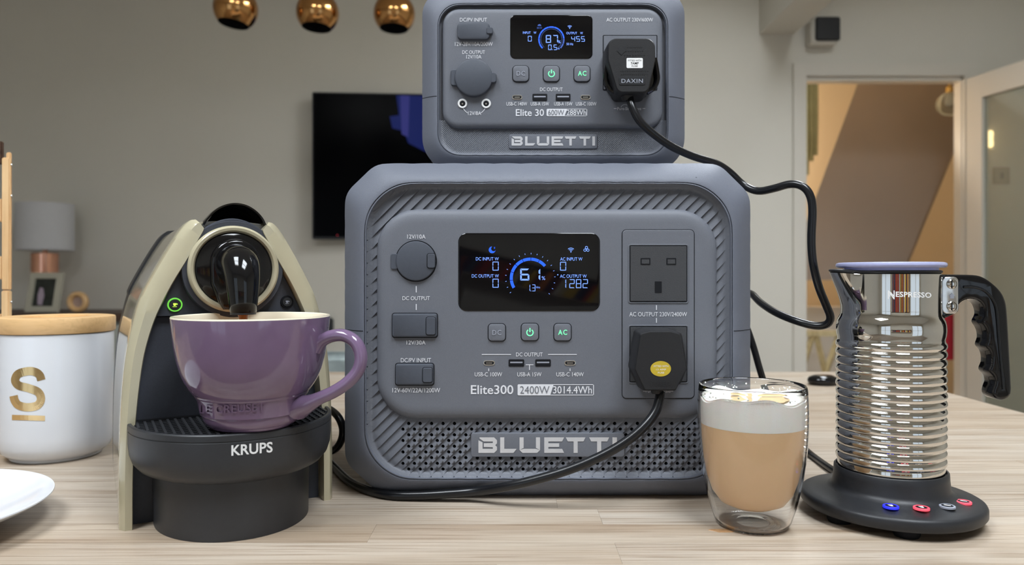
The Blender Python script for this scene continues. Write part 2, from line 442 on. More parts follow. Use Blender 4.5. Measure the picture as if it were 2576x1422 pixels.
# dropped beam running along the ceiling to the back wall
bx0, bx1, bz = P(1910, 0, BACK).x, P(1995, 0, BACK).x, P(0, 87, BACK).z
tag(MB().box(bx0, bx1, 1.2, BACK, bz, CEIL).build('trim_1', M_WALL, smooth=False), kind='structure')
# architrave round the doorway
ar = MB(); dx0, dx1, _, dz1 = DOOR; aw = 0.062
ar.box(dx0 - aw, dx0, BACK - 0.02, BACK, 0, dz1 + aw); ar.box(dx1, dx1 + aw, BACK - 0.02, BACK, 0, dz1 + aw); ar.box(dx0, dx1, BACK - 0.02, BACK, dz1, dz1 + aw)
ar.box(dx0 - 0.012, dx0 + 0.004, BACK, BACK + 0.06, 0, dz1); ar.box(dx1 - 0.004, dx1 + 0.012, BACK, BACK + 0.06, 0, dz1); ar.box(dx0, dx1, BACK, BACK + 0.06, dz1 - 0.02, dz1 + 0.004)
tag(ar.build('trim_2', M_TRIM, smooth=False), kind='structure')
bb = MB().box(LEFT, dx0 - aw, BACK - 0.015, BACK, 0, 0.12).build('baseboard_back', M_TRIM, smooth=False); tag(bb, kind='structure')

# open glazed door leaf, hinged on the right of the doorway and swung into the room
hx, hy = dx1 + 0.02, BACK - 0.03
lx, ly = P(2576, 0, 3.28).x, 3.28
ang = math.atan2(ly - hy, lx - hx)
dleaf = bpy.data.objects.new('door_1', None); COL.objects.link(dleaf)
dleaf.location = (hx, hy, 0.01); dleaf.rotation_euler = (0, 0, ang); tag(dleaf, 'white interior door with a tall glass panel standing open into the room', kind='structure')
LW, LH, LT = 0.76, dz1 - 0.03, 0.04
st = 0.09
MB().box(0, st, -LT / 2, LT / 2, 0, LH).build('stile', M_TRIM, dleaf, smooth=False)
MB().box(LW - 0.11, LW, -LT / 2, LT / 2, 0, LH).build('stile', M_TRIM, dleaf, smooth=False)
MB().box(st, LW - 0.11, -LT / 2, LT / 2, LH - 0.11, LH).build('rail', M_TRIM, dleaf, smooth=False)
MB().box(st, LW - 0.11, -LT / 2, LT / 2, 0, 0.22).build('rail', M_TRIM, dleaf, smooth=False)
MB().box(st, LW - 0.11, -0.004, 0.004, 0.22, LH - 0.11).build('glass_pane', M_DOORGLASS, dleaf, smooth=False)

# hall: sloping underside of a staircase, lower cupboard wall
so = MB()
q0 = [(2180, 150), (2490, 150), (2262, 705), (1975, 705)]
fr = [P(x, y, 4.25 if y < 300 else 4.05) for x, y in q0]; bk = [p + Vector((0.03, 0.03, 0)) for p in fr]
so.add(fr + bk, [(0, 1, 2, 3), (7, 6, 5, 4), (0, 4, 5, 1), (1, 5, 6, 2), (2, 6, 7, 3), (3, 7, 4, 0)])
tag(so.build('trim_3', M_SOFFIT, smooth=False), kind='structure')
tag(MB().box(1.0, 2.2, 4.34, 4.40, 0, P(0, 772, 4.34).z).build('wall_hall_low', M_TRIM, smooth=False), kind='structure')

# ------------------------------------------------------------------ worktop of finger-jointed oak staves on its cupboard
TX0, TX1, TY0, TY1 = -1.05, 0.725, 0.4156, 1.49
wt = thing('kitchen_worktop', 'pale oak butcher block worktop made of narrow staves', 'worktop', (0, 0, TZ))
MB().box(TX0 + .001, TX1 - .001, TY0 + .001, TY1 - .001, -0.038, -0.0012).build('core', W_DARK, wt, smooth=False)
unit = MB().box(0, 1, 0, 1, -0.0375, 0); um = bpy.data.meshes.new('stave')
um.from_pydata(unit.V, [], unit.F); um.materials.append(W_OAK)
_b = bmesh.new(); _b.from_mesh(um); bmesh.ops.recalc_face_normals(_b, faces=_b.faces); _b.to_mesh(um); _b.free()
rows = 27; sw = (TY1 - TY0) / rows
for r in range(rows):
    y0 = TY0 + r * sw
    cuts = [TX0]
    x = TX0 + random.uniform(0.15, 0.55)
    while x < TX1 - 0.12:
        cuts.append(x); x += random.uniform(0.32, 0.75)
    if r == 4: cuts = [TX0, -0.62, 0.071, 0.52]
    if r == 2: cuts = [TX0, -0.47, 0.0745, 0.58]
    cuts.append(TX1)
    for a, b_ in zip(cuts, cuts[1:]):
        o = bpy.data.objects.new('stave', um); COL.objects.link(o); o.parent = wt
        o.location = (a + 0.00008, y0 + 0.00008, random.uniform(-0.00006, 0)); o.scale = (b_ - a - 0.00016, sw - 0.00016, 1)
cb = thing('kitchen_island_base', 'grey painted cupboard base under the oak worktop', 'cabinet', (0, 0, 0))
MB().box(TX0 + .03, TX1 - .03, TY0 + .05, TY1 - .25, 0.1, TZ - .038).build('carcass', M_CAB, cb, smooth=False)
MB().box(TX0 + .06, TX1 - .06, TY0 + .10, TY1 - .30, 0, 0.1).build('plinth', M_GROOVE, cb, smooth=False)
for k in range(3):
    xa = TX0 + .04 + k * (TX1 - TX0 - .08) / 3; xb = xa + (TX1 - TX0 - .08) / 3 - .006
    d = bevel_box('cupboard_door', xa, xb, TY0 + .03, TY0 + .05, 0.12, TZ - .05, M_CAB, cb, 0.003)
    bevel_box('handle', xb - .03, xb - .018, TY0 + .005, TY0 + .03, 0.62, 0.78, M_STEEL, d, 0.003)

# ------------------------------------------------------------------ shapes laid out on a front panel (x right, z up, y into the device)
class Face:
    """pixel-measured layout on a vertical panel that faces the camera, at depth Y; returns local points of `root`"""
    def __init__(s, root, Y): s.o = Vector(root.location); s.Y = Y
    def at(s, px, py, d=0.0):
        p = P(px, py, s.Y); return (p.x - s.o.x, s.Y + d - s.o.y, p.z - s.o.z)
    def slab(s, name, loop_fn, levels, m, parent, **k):
        rings = [[s.at(x, y, d) for x, y in loop_fn(i)] for i, d in levels]
        V, Fc = loft(rings, False, True)
        return mk(name, V, Fc, m, parent, **k)
    def rr(s, name, x0, y0, x1, y1, r, levels, m, parent, **k):
        return s.slab(name, lambda i: rrect(x0 + i, y0 + i, x1 - i, y1 - i, r - i), levels, m, parent, **k)
    def poly(s, name, pts, levels, m, parent, **k):
        cx = sum(p[0] for p in pts) / len(pts); cy = sum(p[1] for p in pts) / len(pts)
        R = max(math.hypot(p[0] - cx, p[1] - cy) for p in pts)
        return s.slab(name, lambda i: [(cx + (x - cx) * (1 - i / R), cy + (y - cy) * (1 - i / R)) for x, y in pts], levels, m, parent, **k)
    def disc(s, name, cx, cy, r, levels, m, parent, n=48, **k):
        return s.slab(name, lambda i: [(cx + (r - i) * math.cos(2 * pi * j / n), cy + (r - i) * math.sin(2 * pi * j / n)) for j in range(n)], levels, m, parent, **k)
    def flat(s, name, polys, m, parent, d=-0.0003, **k):
        V = []; Fc = []
        for q in polys:
            b = len(V); V += [s.at(x, y, d) for x, y in q]; Fc.append(tuple(range(b, b + len(q))))
        return mk(name, V, Fc, m, parent, smooth=False, fix=False, **k)
    def text(s, string, cx, cy, w, h, m, parent, d=-0.0003, bold=0.0, space=1.0, name='lettering', slant=0.0):
        V, Fc = glyphs(string, bold, space)
        return mk(name, [s.at(cx + x * w + slant * y * h, cy - y * h, d) for x, y in V], Fc, m, parent, smooth=False, fix=False)
    def arc(s, name, cx, cy, r0, r1, a0, a1, m, parent, d=-0.0003, n=24, sx=1.0):
        pts = []
        for j in range(n + 1):
            a = math.radians(a0 + (a1 - a0) * j / n)
            pts.append([(cx + r * math.cos(a) * sx, cy - r * math.sin(a)) for r in (r0, r1)])
        V = []; Fc = []
        for q in pts: V += [s.at(x, y, d) for x, y in q]
        for j in range(n): Fc.append((2 * j, 2 * j + 1, 2 * j + 3, 2 * j + 2))
        return mk(name, V, Fc, m, parent, smooth=False, fix=False)

SEG = {'0': 'abcdef', '1': 'bc', '2': 'abged', '3': 'abgcd', '4': 'fgbc', '5': 'afgcd', '6': 'afgedc', '7': 'abc', '8': 'abcdefg', '9': 'abfgcd'}
def seg_digits(fc, string, x0, y0, x1, y1, t, m, parent, gap=0.25, d=-0.0004):
    """seven-segment numerals filling the box"""
    n = len(string.replace('.', '')); w = (x1 - x0) / (n + gap * (n - 1)); polys = []; x = x0; g = t * 0.18
    for ch in string:
        if ch == '.':
            polys.append([(x - w * gap * 0.75, y1 - t), (x - w * gap * 0.75 + t, y1 - t), (x - w * gap * 0.75 + t, y1), (x - w * gap * 0.75, y1)]); continue
        a, b = x, x + w; ym = (y0 + y1) / 2; k = t * 0.55
        S = {'a': [(a + g, y0), (b - g, y0), (b - t - g, y0 + t), (a + t + g, y0 + t)],
             'd': [(a + g, y1), (b - g, y1), (b - t - g, y1 - t), (a + t + g, y1 - t)],
             'f': [(a, y0 + g), (a + t, y0 + t + g), (a + t, ym - k - g), (a, ym - g)],
             'e': [(a, y1 - g), (a + t, y1 - t - g), (a + t, ym + k + g), (a, ym + g)],
             'b': [(b, y0 + g), (b - t, y0 + t + g), (b - t, ym - k - g), (b, ym - g)],
             'c': [(b, y1 - g), (b - t, y1 - t - g), (b - t, ym + k + g), (b, ym + g)],
             'g': [(a + g, ym), (a + t, ym - t / 2), (b - t, ym - t / 2), (b - g, ym), (b - t, ym + t / 2), (a + t, ym + t / 2)]}
        polys += [S[c] for c in SEG[ch]]
        x += w * (1 + gap)
    return fc.flat('numerals', polys, m, parent, d)

def maker_letters(fc, spans, y0, y1, t, m, parent, d):
    """the wide seven-letter maker's mark, drawn stroke by stroke"""
    (b0, b1), (l0, l1), (u0, u1), (e0, e1), (s0, s1), (r0, r1), (i0, i1) = spans
    ym = (y0 + y1) / 2; c = t * 0.7
    polys = [[(b0, y0 + c), (b0 + t, y0 + c + t * .5), (b0 + t, y1), (b0, y1)],
             [(b0 + c * .4, y0), (b1 - c, y0), (b1, y0 + c), (b1 - t, y0 + t * 1.0), (b0 + t * 1.3, y0 + t * 1.0), (b0 + c * .4, y0 + c * .4)],
             [(b1, y0 + c), (b1, ym - c * .6), (b1 - c * .6, ym), (b1 - t, ym - t * .5), (b1 - t, y0 + t)],
             [(b0 + t * 1.3, ym - t * .45), (b1 - t, ym - t * .5), (b1 - c * .6, ym), (b1 - t, ym + t * .5), (b0 + t * 1.3, ym + t * .45)],
             [(b1 - c * .6, ym), (b1, ym + c * .6), (b1, y1 - c), (b1 - t, y1 - t), (b1 - t, ym + t * .5)],
             [(b0 + t, y1 - t), (b1 - t, y1 - t), (b1, y1 - c), (b1 - c, y1), (b0 + t, y1)],
             [(l0, y0), (l0 + t, y0), (l0 + t, y1 - t), (l0 + t, y1), (l0, y1)], [(l0 + t, y1 - t), (l1, y1 - t), (l1 - t * .8, y1), (l0 + t, y1)],
             [(u0, y0), (u0 + t, y0), (u0 + t, y1 - t * 1.2), (u0, y1 - c)], [(u1 - t, y0), (u1, y0), (u1, y1 - c), (u1 - t, y1 - t * 1.2)],
             [(u0, y1 - c), (u0 + t, y1 - t), (u1 - t, y1 - t), (u1, y1 - c), (u1 - c, y1), (u0 + c, y1)],
             [(e0, y0), (e0 + t, y0), (e0 + t, y1), (e0, y1)], [(e0 + t, y0), (e1, y0), (e1 - t * .5, y0 + t), (e0 + t, y0 + t)],
             [(e0 + t, ym - t * .45), (e1 - t * 1.2, ym - t * .45), (e1 - t * 1.2, ym + t * .45), (e0 + t, ym + t * .45)],
             [(e0 + t, y1 - t), (e1 - t * .5, y1 - t), (e1, y1), (e0 + t, y1)],
             [(i0, y0), (i1, y0), (i1, y1), (i0, y1)]]
    for a, b in ((s0, s1), (r0, r1)):
        xm = (a + b) / 2
        polys += [[(a, y0), (b, y0), (b - t * .5, y0 + t), (a + t * .5, y0 + t)], [(xm - t * .5, y0 + t), (xm + t * .5, y0 + t), (xm + t * .5, y1), (xm - t * .5, y1)]]
    return fc.flat('maker_lettering', polys, m, parent, d)

def wifi(fc, cx, cy, r, m, parent, d=-0.0004):
    fc.disc('wifi_symbol', cx, cy + r * .75, r * .16, [(0, d), (0.01, d)], m, parent, n=12)
    for k in range(3):
        rr_ = r * (.45 + .38 * k); fc.arc('wifi_symbol', cx, cy + r * .75, rr_ - r * .17, rr_, 45, 135, m, parent, d, 10)

def press_button(fc, cx, cy, s, r, root, kind, lit, m_lit):
    b = fc.rr('button', cx - s / 2, cy - s / 2, cx + s / 2, cy + s / 2, r, [(-1.6, 0.001), (-1.6, -0.00015), (-0.2, -0.00025)], M_GROOVE, root, smooth=False)
    c = fc.rr('button_cap', cx - s / 2, cy - s / 2, cx + s / 2, cy + s / 2, r, [(0.3, 0.0), (0.3, -0.0009), (1.2, -0.0014), (3.5, -0.0016)], M_SLATE2, b)
    d = -0.0019
    if kind == 'power':
        fc.arc('button_symbol', cx, cy + 1, s * .155, s * .215, 125, 415, m_lit, b, d, 22)
        fc.flat('button_symbol', [[(cx - 1.4, cy - s * .24), (cx + 1.4, cy - s * .24), (cx + 1.4, cy), (cx - 1.4, cy)]], m_lit, b, d)
    else:
        fc.text(kind, cx, cy, s * .52, s * .30, m_lit, b, d, 0.012, 1.25, 'button_symbol')

def usb_port(fc, cx, cy, w, h, typ, root):
    r = h / 2 if typ == 'c' else 1.6
    o = fc.rr('usb_port', cx - w / 2, cy - h / 2, cx + w / 2, cy + h / 2, r, [(-1.0, 0.0), (-1.0, -0.0004), (0.4, -0.0005)], M_STEEL if typ == 'c' else M_GROOVE, root)
    fc.rr('port_opening', cx - w / 2 + 1.3, cy - h / 2 + 1.3, cx + w / 2 - 1.3, cy + h / 2 - 1.3, max(r - 1.3, .4), [(0, -0.0006), (.01, -0.0006)], M_GROOVE, o, smooth=False)
    if typ == 'c':
        fc.rr('port_tongue', cx - w * .28, cy - h * .1, cx + w * .28, cy + h * .12, .5, [(0, -0.0007), (.01, -0.0007)], M_STEEL, o, smooth=False)
    else:
        fc.rr('port_tongue', cx - w * .42, cy - h * .20, cx + w * .42, cy + h * .02, .6, [(0, -0.0007), (.01, -0.0007)], M_PRINTDIM, o, smooth=False)

def sd_rr(x, y, x0, y0, x1, y1, r):
    qx = abs(x - (x0 + x1) / 2) - (x1 - x0) / 2 + r; qy = abs(y - (y0 + y1) / 2) - (y1 - y0) / 2 + r
    return math.hypot(max(qx, 0), max(qy, 0)) + min(max(qx, qy), 0) - r

def ribbed_band(root, Y, rim, panel, cell, org, deep, amp, holes=None, fade_w=26.0, name='ribbed_grille', sub=3, far=12.0, minpy=None):
    """diagonal saw-tooth ribs between the rim and the panel; cells listed in `holes` get a round opening"""
    o = Vector(root.location); half = cell / math.sqrt(2)
    def at(px, py, d):
        p = P(px, py, Y); return (p.x - o.x, Y + d - o.y, p.z - o.z)
    def depth(px, py, fb):
        sd = -sd_rr(px, py, *rim)
        f = min(max((sd - 3) / fade_w, 0), 1); f = f * f * (3 - 2 * f)
        lip = max(0, 1 - sd / 12.0)
        return deep - amp * fb * f - (lip * lip * deep * 0.75 if sd > 0 else deep * 0.75)
    b = MB(); nv = 4 if sub > 2 else 1
    x0, y0, x1, y1, _ = rim
    n = int((x1 - x0 + y1 - y0) / half) + 4
    for ia in range(-n, n):
        for ib in range(-n, n):
            cx = org[0] + half * (ia + ib); cy = org[1] + half * (ib - ia)
            if minpy and cy < minpy: continue
            if sd_rr(cx, cy, *rim) > far or sd_rr(cx, cy, *panel) < -cell * 1.2: continue
            pt = lambda u, v: (cx + half * (u + v), cy + half * (v - u))       # u along the rib, v across it, both -.5 .. .5
            def vert(u, v):
                x, y = pt(u, v); return at(x, y, depth(x, y, v + 0.5))
            if holes and holes(cx, cy):
                rim_uv = [(-.5, -.5), (-.17, -.5), (.17, -.5), (.5, -.5), (.5, -.17), (.5, .17), (.5, .5), (.17, .5), (-.17, .5), (-.5, .5), (-.5, .17), (-.5, -.17)]
                ho = []; hb = []
                for u, v in rim_uv:
                    a = math.atan2(v, u); rr_ = 0.215
                    hu, hv = rr_ * math.cos(a), rr_ * math.sin(a); ho.append(vert(hu, hv))
                    q = ho[-1]; hb.append((q[0], q[1] + 0.005, q[2]))
                V = [vert(u, v) for u, v in rim_uv] + ho + hb; Fc = []
                for k in range(12):
                    l = (k + 1) % 12; Fc += [(k, l, 12 + l, 12 + k), (12 + k, 12 + l, 24 + l, 24 + k)]
                b.add(V, Fc)
            else:
                V = []; Fc = []
                for i in range(sub + 1):
                    u = -.5 + i / sub; V += [vert(u, -.5 + j / nv) for j in range(nv + 1)]
                for i in range(sub):
                    for j in range(nv): Fc.append(((nv + 1) * i + j, (nv + 1) * (i + 1) + j, (nv + 1) * (i + 1) + j + 1, (nv + 1) * i + j + 1))
                b.add(V, Fc)
            # the step down to the next rib
            V = []; Fc = []
            for i in range(sub + 1):
                u = -.5 + i / sub; x, y = pt(u, .5); V += [at(x, y, depth(x, y, 1.0)), at(x, y, depth(x, y, 0.0))]
            for i in range(sub): Fc.append((2 * i, 2 * i + 2, 2 * i + 3, 2 * i + 1))
            b.add(V, Fc)
    o_ = mk(name, b.V, b.F, M_SLATE2, root, smooth=False, fix=False)
    bm = bmesh.new(); bm.from_mesh(o_.data); bmesh.ops.remove_doubles(bm, verts=bm.verts, dist=2e-6); bm.to_mesh(o_.data); bm.free()
    for p_ in o_.data.polygons: p_.use_smooth = True
    o_.data.set_sharp_from_angle(angle=math.radians(38))
    return o_

def casing(root, outer_px, Yo, rim_px, Yr, depth, m, lip_depth):
    """outer shell and moulded front bezel; outer silhouette at depth Yo, inner rim at depth Yr"""
    o = Vector(root.location); N = 400
    to = lambda loop, Y: [((x - CX) / F * Y - o.x, CZ + (HY - y) / F * Y - o.z) for x, y in loop]
    out = to(outer_px, Yo); inn = to(rim_px, Yr)
    c = ((min(p[0] for p in out) + max(p[0] for p in out)) / 2, (min(p[1] for p in out) + max(p[1] for p in out)) / 2)
    A = polar(out, N, c); B = polar(inn, N, c); dy = Yo - Yr
    mix = lambda t, y, e=0.0: [(a[0] + (b_[0] - a[0]) * t, y - o.y, a[1] + (b_[1] - a[1]) * t) for a, b_ in zip(A, B)]
    rings = [mix(0.03, Yo + .006), mix(0.0, Yo)]
    for t in (0.04, 0.1, 0.18, 0.28, 0.4, 0.55, 0.72, 0.88):
        rings.append(mix(t, Yr + dy * (1 - t / 0.9) ** 1.45))
    rings += [mix(0.925, Yr), mix(0.93, Yr + .0013), mix(0.955, Yr + .0013), mix(0.96, Yr), mix(0.99, Yr - .0002), mix(1.0, Yr + .0006), mix(1.008, Yr + .003), mix(1.012, Yr + lip_depth)]
    V, Fc = loft(rings, False, False)
    mk('front_bezel', V, Fc, m, root, fix=False, ang=38)
    sh = lambda k, y: [(c[0] + (a[0] - c[0]) * k, y - o.y, c[1] + (a[1] - c[1]) * k) for a in A]
    rings = [sh(0.998, Yo + .0055), sh(0.999, Yo + .03), sh(0.998, Yo + depth - .03), sh(0.985, Yo + depth - .008), sh(0.95, Yo + depth)]
    V, Fc = loft(rings, False, True)
    mk('housing', V, Fc, m, root, ang=38)

# ================================================================== large power station
YP = 0.632
ps_z = TZ
big = thing('power_station', 'large slate grey power station standing on the worktop under the smaller one', 'power station', (0.0305, 0.65, TZ))
casing(big, fillet_poly([(868, 487), (946, 412), (1808, 412), (1887, 490), (1887, 1163), (1798, 1245), (958, 1245), (868, 1163)], 62, 9),
       0.650, rrect(921, 463, 1838, 1203, 122, 14), 0.632, 0.262, M_SLATE, 0.008)
fb = Face(big, YP)
def hole_zone(x, y):
    return 1003 < x < 1772 and 1063 < y < 1191 and not (1178 < x < 1576 and 1089 < y < 1157)
ribbed_band(big, YP, (921, 463, 1838, 1203, 122), (945, 525, 1808, 1057, 100), 14.55 * math.sqrt(2), (1010.7, 1084.5), 0.0078, 0.0021, hole_zone, 24.0, sub=8)
MB().box(*[v for v in (fb.at(930, 0)[0], fb.at(1830, 0)[0])], YP + .019 - big.location.y, YP + .020 - big.location.y, fb.at(0, 1198)[2], fb.at(0, 470)[2]).build('grille_backing', M_GROOVE, big, smooth=False)
panel = fb.rr('control_panel', 945, 525, 1808, 1057, 102, [(0, 0.0090), (0.5, 0.0058), (3, 0.0036), (8, 0.0019), (16, 0.0008), (26, 0.0002), (36, 0.0)], M_SLATE2, big)
T = lambda s_, x, y, w, h, **k: fb.text(s_, x, y, w, h, M_PRINT, panel, bold=k.pop('bold', 0.004), **k)
bar = lambda x0, y0, x1, y1: fb.flat('printed_line', [[(x0, y0), (x1, y0), (x1, y1), (x0, y1)]], M_PRINT, panel)
T('12V/10A', 1047.5, 595.5, 46, 10.5); T('DC OUTPUT', 1047, 750.5, 69, 10); T('12V/30A', 1046.7, 862, 48, 10.5)
T('DC/PV INPUT', 1046.4, 906.5, 76, 11); T('12V-60V/22A/1200W', 1047.4, 982, 120, 11.5)
bar(1046, 720, 1048.4, 736); bar(1046, 765, 1048.4, 780)
T('DC OUTPUT', 1331.7, 892, 67, 10); bar(1212, 891, 1285.5, 893); bar(1378.6, 891, 1451, 893)
bar(1228.4, 927, 1230.4, 934); bar(1433, 927, 1435, 934); bar(1322.6, 917, 1342, 918.8); bar(1331, 918.8, 1333, 931)
T('USB-C 100W', 1228.7, 942, 69, 10.5); T('USB-A 15W', 1331.7, 942, 61, 10.5); T('USB-C 140W', 1434, 942, 69, 10.5)
T('Elite300', 1238, 980.5, 107, 23, bold=0.012)
fb.flat('rating_box', [rrect(1302, 967, 1393, 995, 3, 3)[:8] and [(1304, 967), (1393, 967), (1384, 995), (1304, 995), (1302, 993), (1302, 969)]], M_PRINT, panel)
for q in ((1393, 967, 1492, 968.8), (1384, 993.2, 1492, 995), (1492, 968.5, 1494, 993.5)): bar(*q)
fb.text('2400W', 1345, 981, 74, 19, M_SLATE2, panel, d=-0.0006, bold=-0.006); T('3014.4Wh', 1440, 981, 98, 19, bold=0.008)
# round 12 V cover
cv = fb.disc('socket_cover', 1046.6, 657, 50, [(0, 0.0), (0, -0.0014), (1.5, -0.0024), (4, -0.0027)], M_RUBBER, big, n=64)
fb.disc('cover_groove', 1046.6, 657, 52.5, [(0, 0.0), (0, -0.0003), (2.0, -0.0003)], M_GROOVE, cv, n=64)
fb.rr('pull_tab', 983.5, 638.6, 1001, 677.6, 5, [(0, 0), (0, -.0009), (1, -.0013)], M_RUBBER, cv)
fb.rr('tab_groove', 1074.4, 637.6, 1096.5, 676, 6, [(0, 0), (0, -.0028), (1, -.0028)], M_GROOVE, cv)
fb.rr('pull_tab', 1076, 639, 1095.5, 674.7, 5, [(0, 0), (0, -.0032), (1.2, -.0038)], M_RUBBER, cv)
for x0, y0, x1, y1, tx0, ty0, tx1, ty1 in ((987.5, 789, 1100, 848, 1073, 798, 1096.5, 842), (995.7, 915, 1091, 968, 1064.5, 924.5, 1088.5, 961)):
    cv = fb.rr('port_cover', x0, y0, x1, y1, 6, [(0, 0), (0, -.0016), (1.2, -.0026), (4, -.003)], M_RUBBER, big)
    fb.rr('cover_groove', x0 - 1.8, y0 - 1.8, x1 + 1.8, y1 + 2.4, 7, [(0, 0), (0, -.0003), (1, -.0003)], M_GROOVE, cv)
    fb.rr('tab_groove', tx0 - 1.4, ty0 - 1.4, tx1 + 1, ty1 + 1.4, 6, [(0, 0), (0, -.0031), (1, -.0031)], M_GROOVE, cv)
    fb.rr('pull_tab', tx0, ty0, tx1, ty1, 5, [(0, 0), (0, -.0034), (1.2, -.004)], M_RUBBER, cv)
# display
scr = fb.rr('display_screen', 1154, 588, 1508, 782, 21, [(-1.2, 0.0), (-1.2, -.0002), (0, -.0005), (1.5, -.0006)], M_SCREEN, big)
D = -0.0008
S = lambda s_, x, y, w, h, m=M_LCD, **k: fb.text(s_, x, y, w, h, m, scr, d=D, bold=0.003, name='readout', **k)
S('DC INPUT W', 1226, 651.5, 57.6, 8.5); S('DC OUTPUT W', 1221, 694.5, 68, 8.5); S('AC INPUT W', 1437, 652, 56, 8.5); S('AC OUTPUT W', 1442, 695, 67, 8.5)
for b4 in (('0', 1239, 658.5, 1254.5, 681, 1.9), ('0', 1239, 701.5, 1254.5, 724, 1.9), ('0', 1408.7, 659, 1424, 681, 1.9), ) :
    seg_digits(fb, *b4, M_LCD, scr, d=D)
seg_digits(fb, '1.3', 1325, 716, 1346.7, 733, 1.5, M_LCD, scr, .5, d=D)
seg_digits(fb, '282', 1432, 702.7, 1478.7, 725, 1.9, M_LCD, scr, d=D); seg_digits(fb, '1', 1409, 702.7, 1424, 725, 1.9, M_LCD, scr, d=D)
seg_digits(fb, '6', 1308.5, 676, 1331.5, 706, 4.2, M_LCD, scr, d=D); seg_digits(fb, '1', 1336, 676, 1359, 706, 4.2, M_LCD, scr, d=D)
S('%', 1367, 700, 9, 9.5); S('Hrs', 1353.5, 723, 10, 5.5)
for k in range(7):
    a0 = 211 - k * 24.6; fb.arc('gauge_segment', 1334, 700, 44, 51.5, a0 - .7, a0 - 23.7, M_BLUE, scr, D, 8)
for k in range(19):
    a = math.radians(216 - k * 14.2); cs, sn = math.cos(a), -math.sin(a)
    fb.flat('gauge_tick', [[(1334 + r * cs - e * sn * .6, 700 + r * sn + e * cs * .6) for r, e in ((60, -1), (63.5, -1), (63.5, 1), (60, 1))]], M_LCD, scr, D)
fb.disc('status_dot', 1403, 691.5, 1.6, [(0, D), (.01, D)], M_LCD, scr, n=12)
mo = [(1238 + 8.5 * math.cos(math.radians(a)), 629 - 8.5 * math.sin(math.radians(a))) for a in range(95, 360, 15)] + \
     [(1242 + 6.5 * math.cos(math.radians(a)), 626 - 6.5 * math.sin(math.radians(a))) for a in range(330, 110, -20)]
fb.flat('moon_symbol', [mo], M_BLUE, scr, D); S('z', 1244, 624, 4, 4, M_BLUE)
wifi(fb, 1436, 627.5, 9, M_LCD, scr, D)
for a in (90, 210, 330):
    c_, s_ = math.cos(math.radians(a)), -math.sin(math.radians(a)); fb.arc('fan_symbol', 1475 + 4.4 * c_, 627.5 + 4.4 * s_, 2.3, 3.7, 0, 360, M_LCD, scr, D, 14)
for cx, cy, kd, m_ in ((1250, 836.5, 'DC', M_PRINTDIM), (1333, 835.5, 'power', M_GREEN), (1415, 836, 'AC', M_GREEN)):
    press_button(fb, cx, cy, 43, 9, big, kd, True, m_)
for cx, w, h, ty in ((1230.4, 27, 10.5, 'c'), (1299, 37, 16, 'a'), (1366, 37, 16, 'a'), (1434, 27, 10.5, 'c')): usb_port(fb, cx, 913.3, w, h, ty, big)
# mains outlet plate
pl = fb.rr('outlet_plate', 1565.5, 579, 1745.5, 1002, 10, [(-1.4, 0.0), (-1.4, -.0002), (0, -.0002), (0.2, -.0006), (1.4, -.0009)], M_SLATE2, big)
fb.rr('plate_groove', 1565.5, 579, 1745.5, 1002, 10, [(-1.6, 0.0), (-1.6, -.00035), (-.2, -.00035)], M_GROOVE, pl, smooth=False)
for y0, y1, nm in ((613, 764, 0), (816, 965.5, 1)):
    sk = fb.rr('mains_socket', 1583, y0 + 5, 1728, y1 - 4, 3, [(-3.4, -.0006), (-3.4, -.0014), (-1.5, -.0016), (-.6, -.0012), (1.2, -.0012)], M_SLATE2, big)
    fb.rr('socket_face', 1584.2, y0 + 6.2, 1726.8, y1 - 5.2, 2, [(-1.0, -.0008), (-1.0, -.0014), (0, -.0014)], M_GROOVE, sk, smooth=False)
    f2 = fb.rr('socket_face', 1585, y0 + 7, 1726, y1 - 6, 2, [(0, -.0008), (0, -.0015), (.8, -.0020)], M_SOCKET, sk)
    if nm == 0:
        for a0, b0, a1, b1 in ((1610.4, 649.5, 1635, 666.4), (1675, 649.5, 1699.6, 666.4), (1646, 708, 1663.6, 736.7)):
            fb.rr('socket_slot', a0, b0, a1, b1, .8, [(0, -.0019), (.3, -.0023), (1, -.0023)], M_GROOVE, sk, smooth=False)
        for a0, b0, a1, b1 in ((1613, 653, 1632, 664), (1678, 653, 1697, 664)):
            fb.rr('slot_shutter', a0, b0, a1, b1, .6, [(0, -.0023), (.1, -.0025)], M_SOCKET, sk, smooth=False)
fb.text('AC OUTPUT 230V/2400W', 1655, 790.7, 145, 11, M_PRINT, pl, d=-.0012, bold=.004)
for q in ((1649.6, 768, 1651.8, 780), (1649.6, 800, 1651.8, 812)):
    fb.flat('printed_line', [[(q[0], q[1]), (q[2], q[1]), (q[2], q[3]), (q[0], q[3])]], M_PRINT, pl, -.0012)
fb.text('Pure Sine Wave', 1655, 984, 62, 7.5, M_PRINT, pl, d=-.0012)
for x0, x1 in ((1617, 1624), (1686, 1693)): fb.flat('printed_line', [[(x0, 983.3), (x1, 983.3), (x1, 984.6), (x0, 984.6)]], M_PRINT, pl, -.0012)
# maker's plate in the grille
npl = fb.rr('name_plate', 1184, 1092, 1573, 1153, 8, [(0, 0.0085), (0, .0045), (1, .0040), (2.5, .0039)], M_SLATE2, big)
maker_letters(fb, ((1203, 1250), (1258, 1300), (1307, 1359), (1369.5, 1420), (1424, 1474), (1483, 1534), (1542, 1553.5)), 1103, 1142.5, 10.5, M_SILVER, npl, .0036)
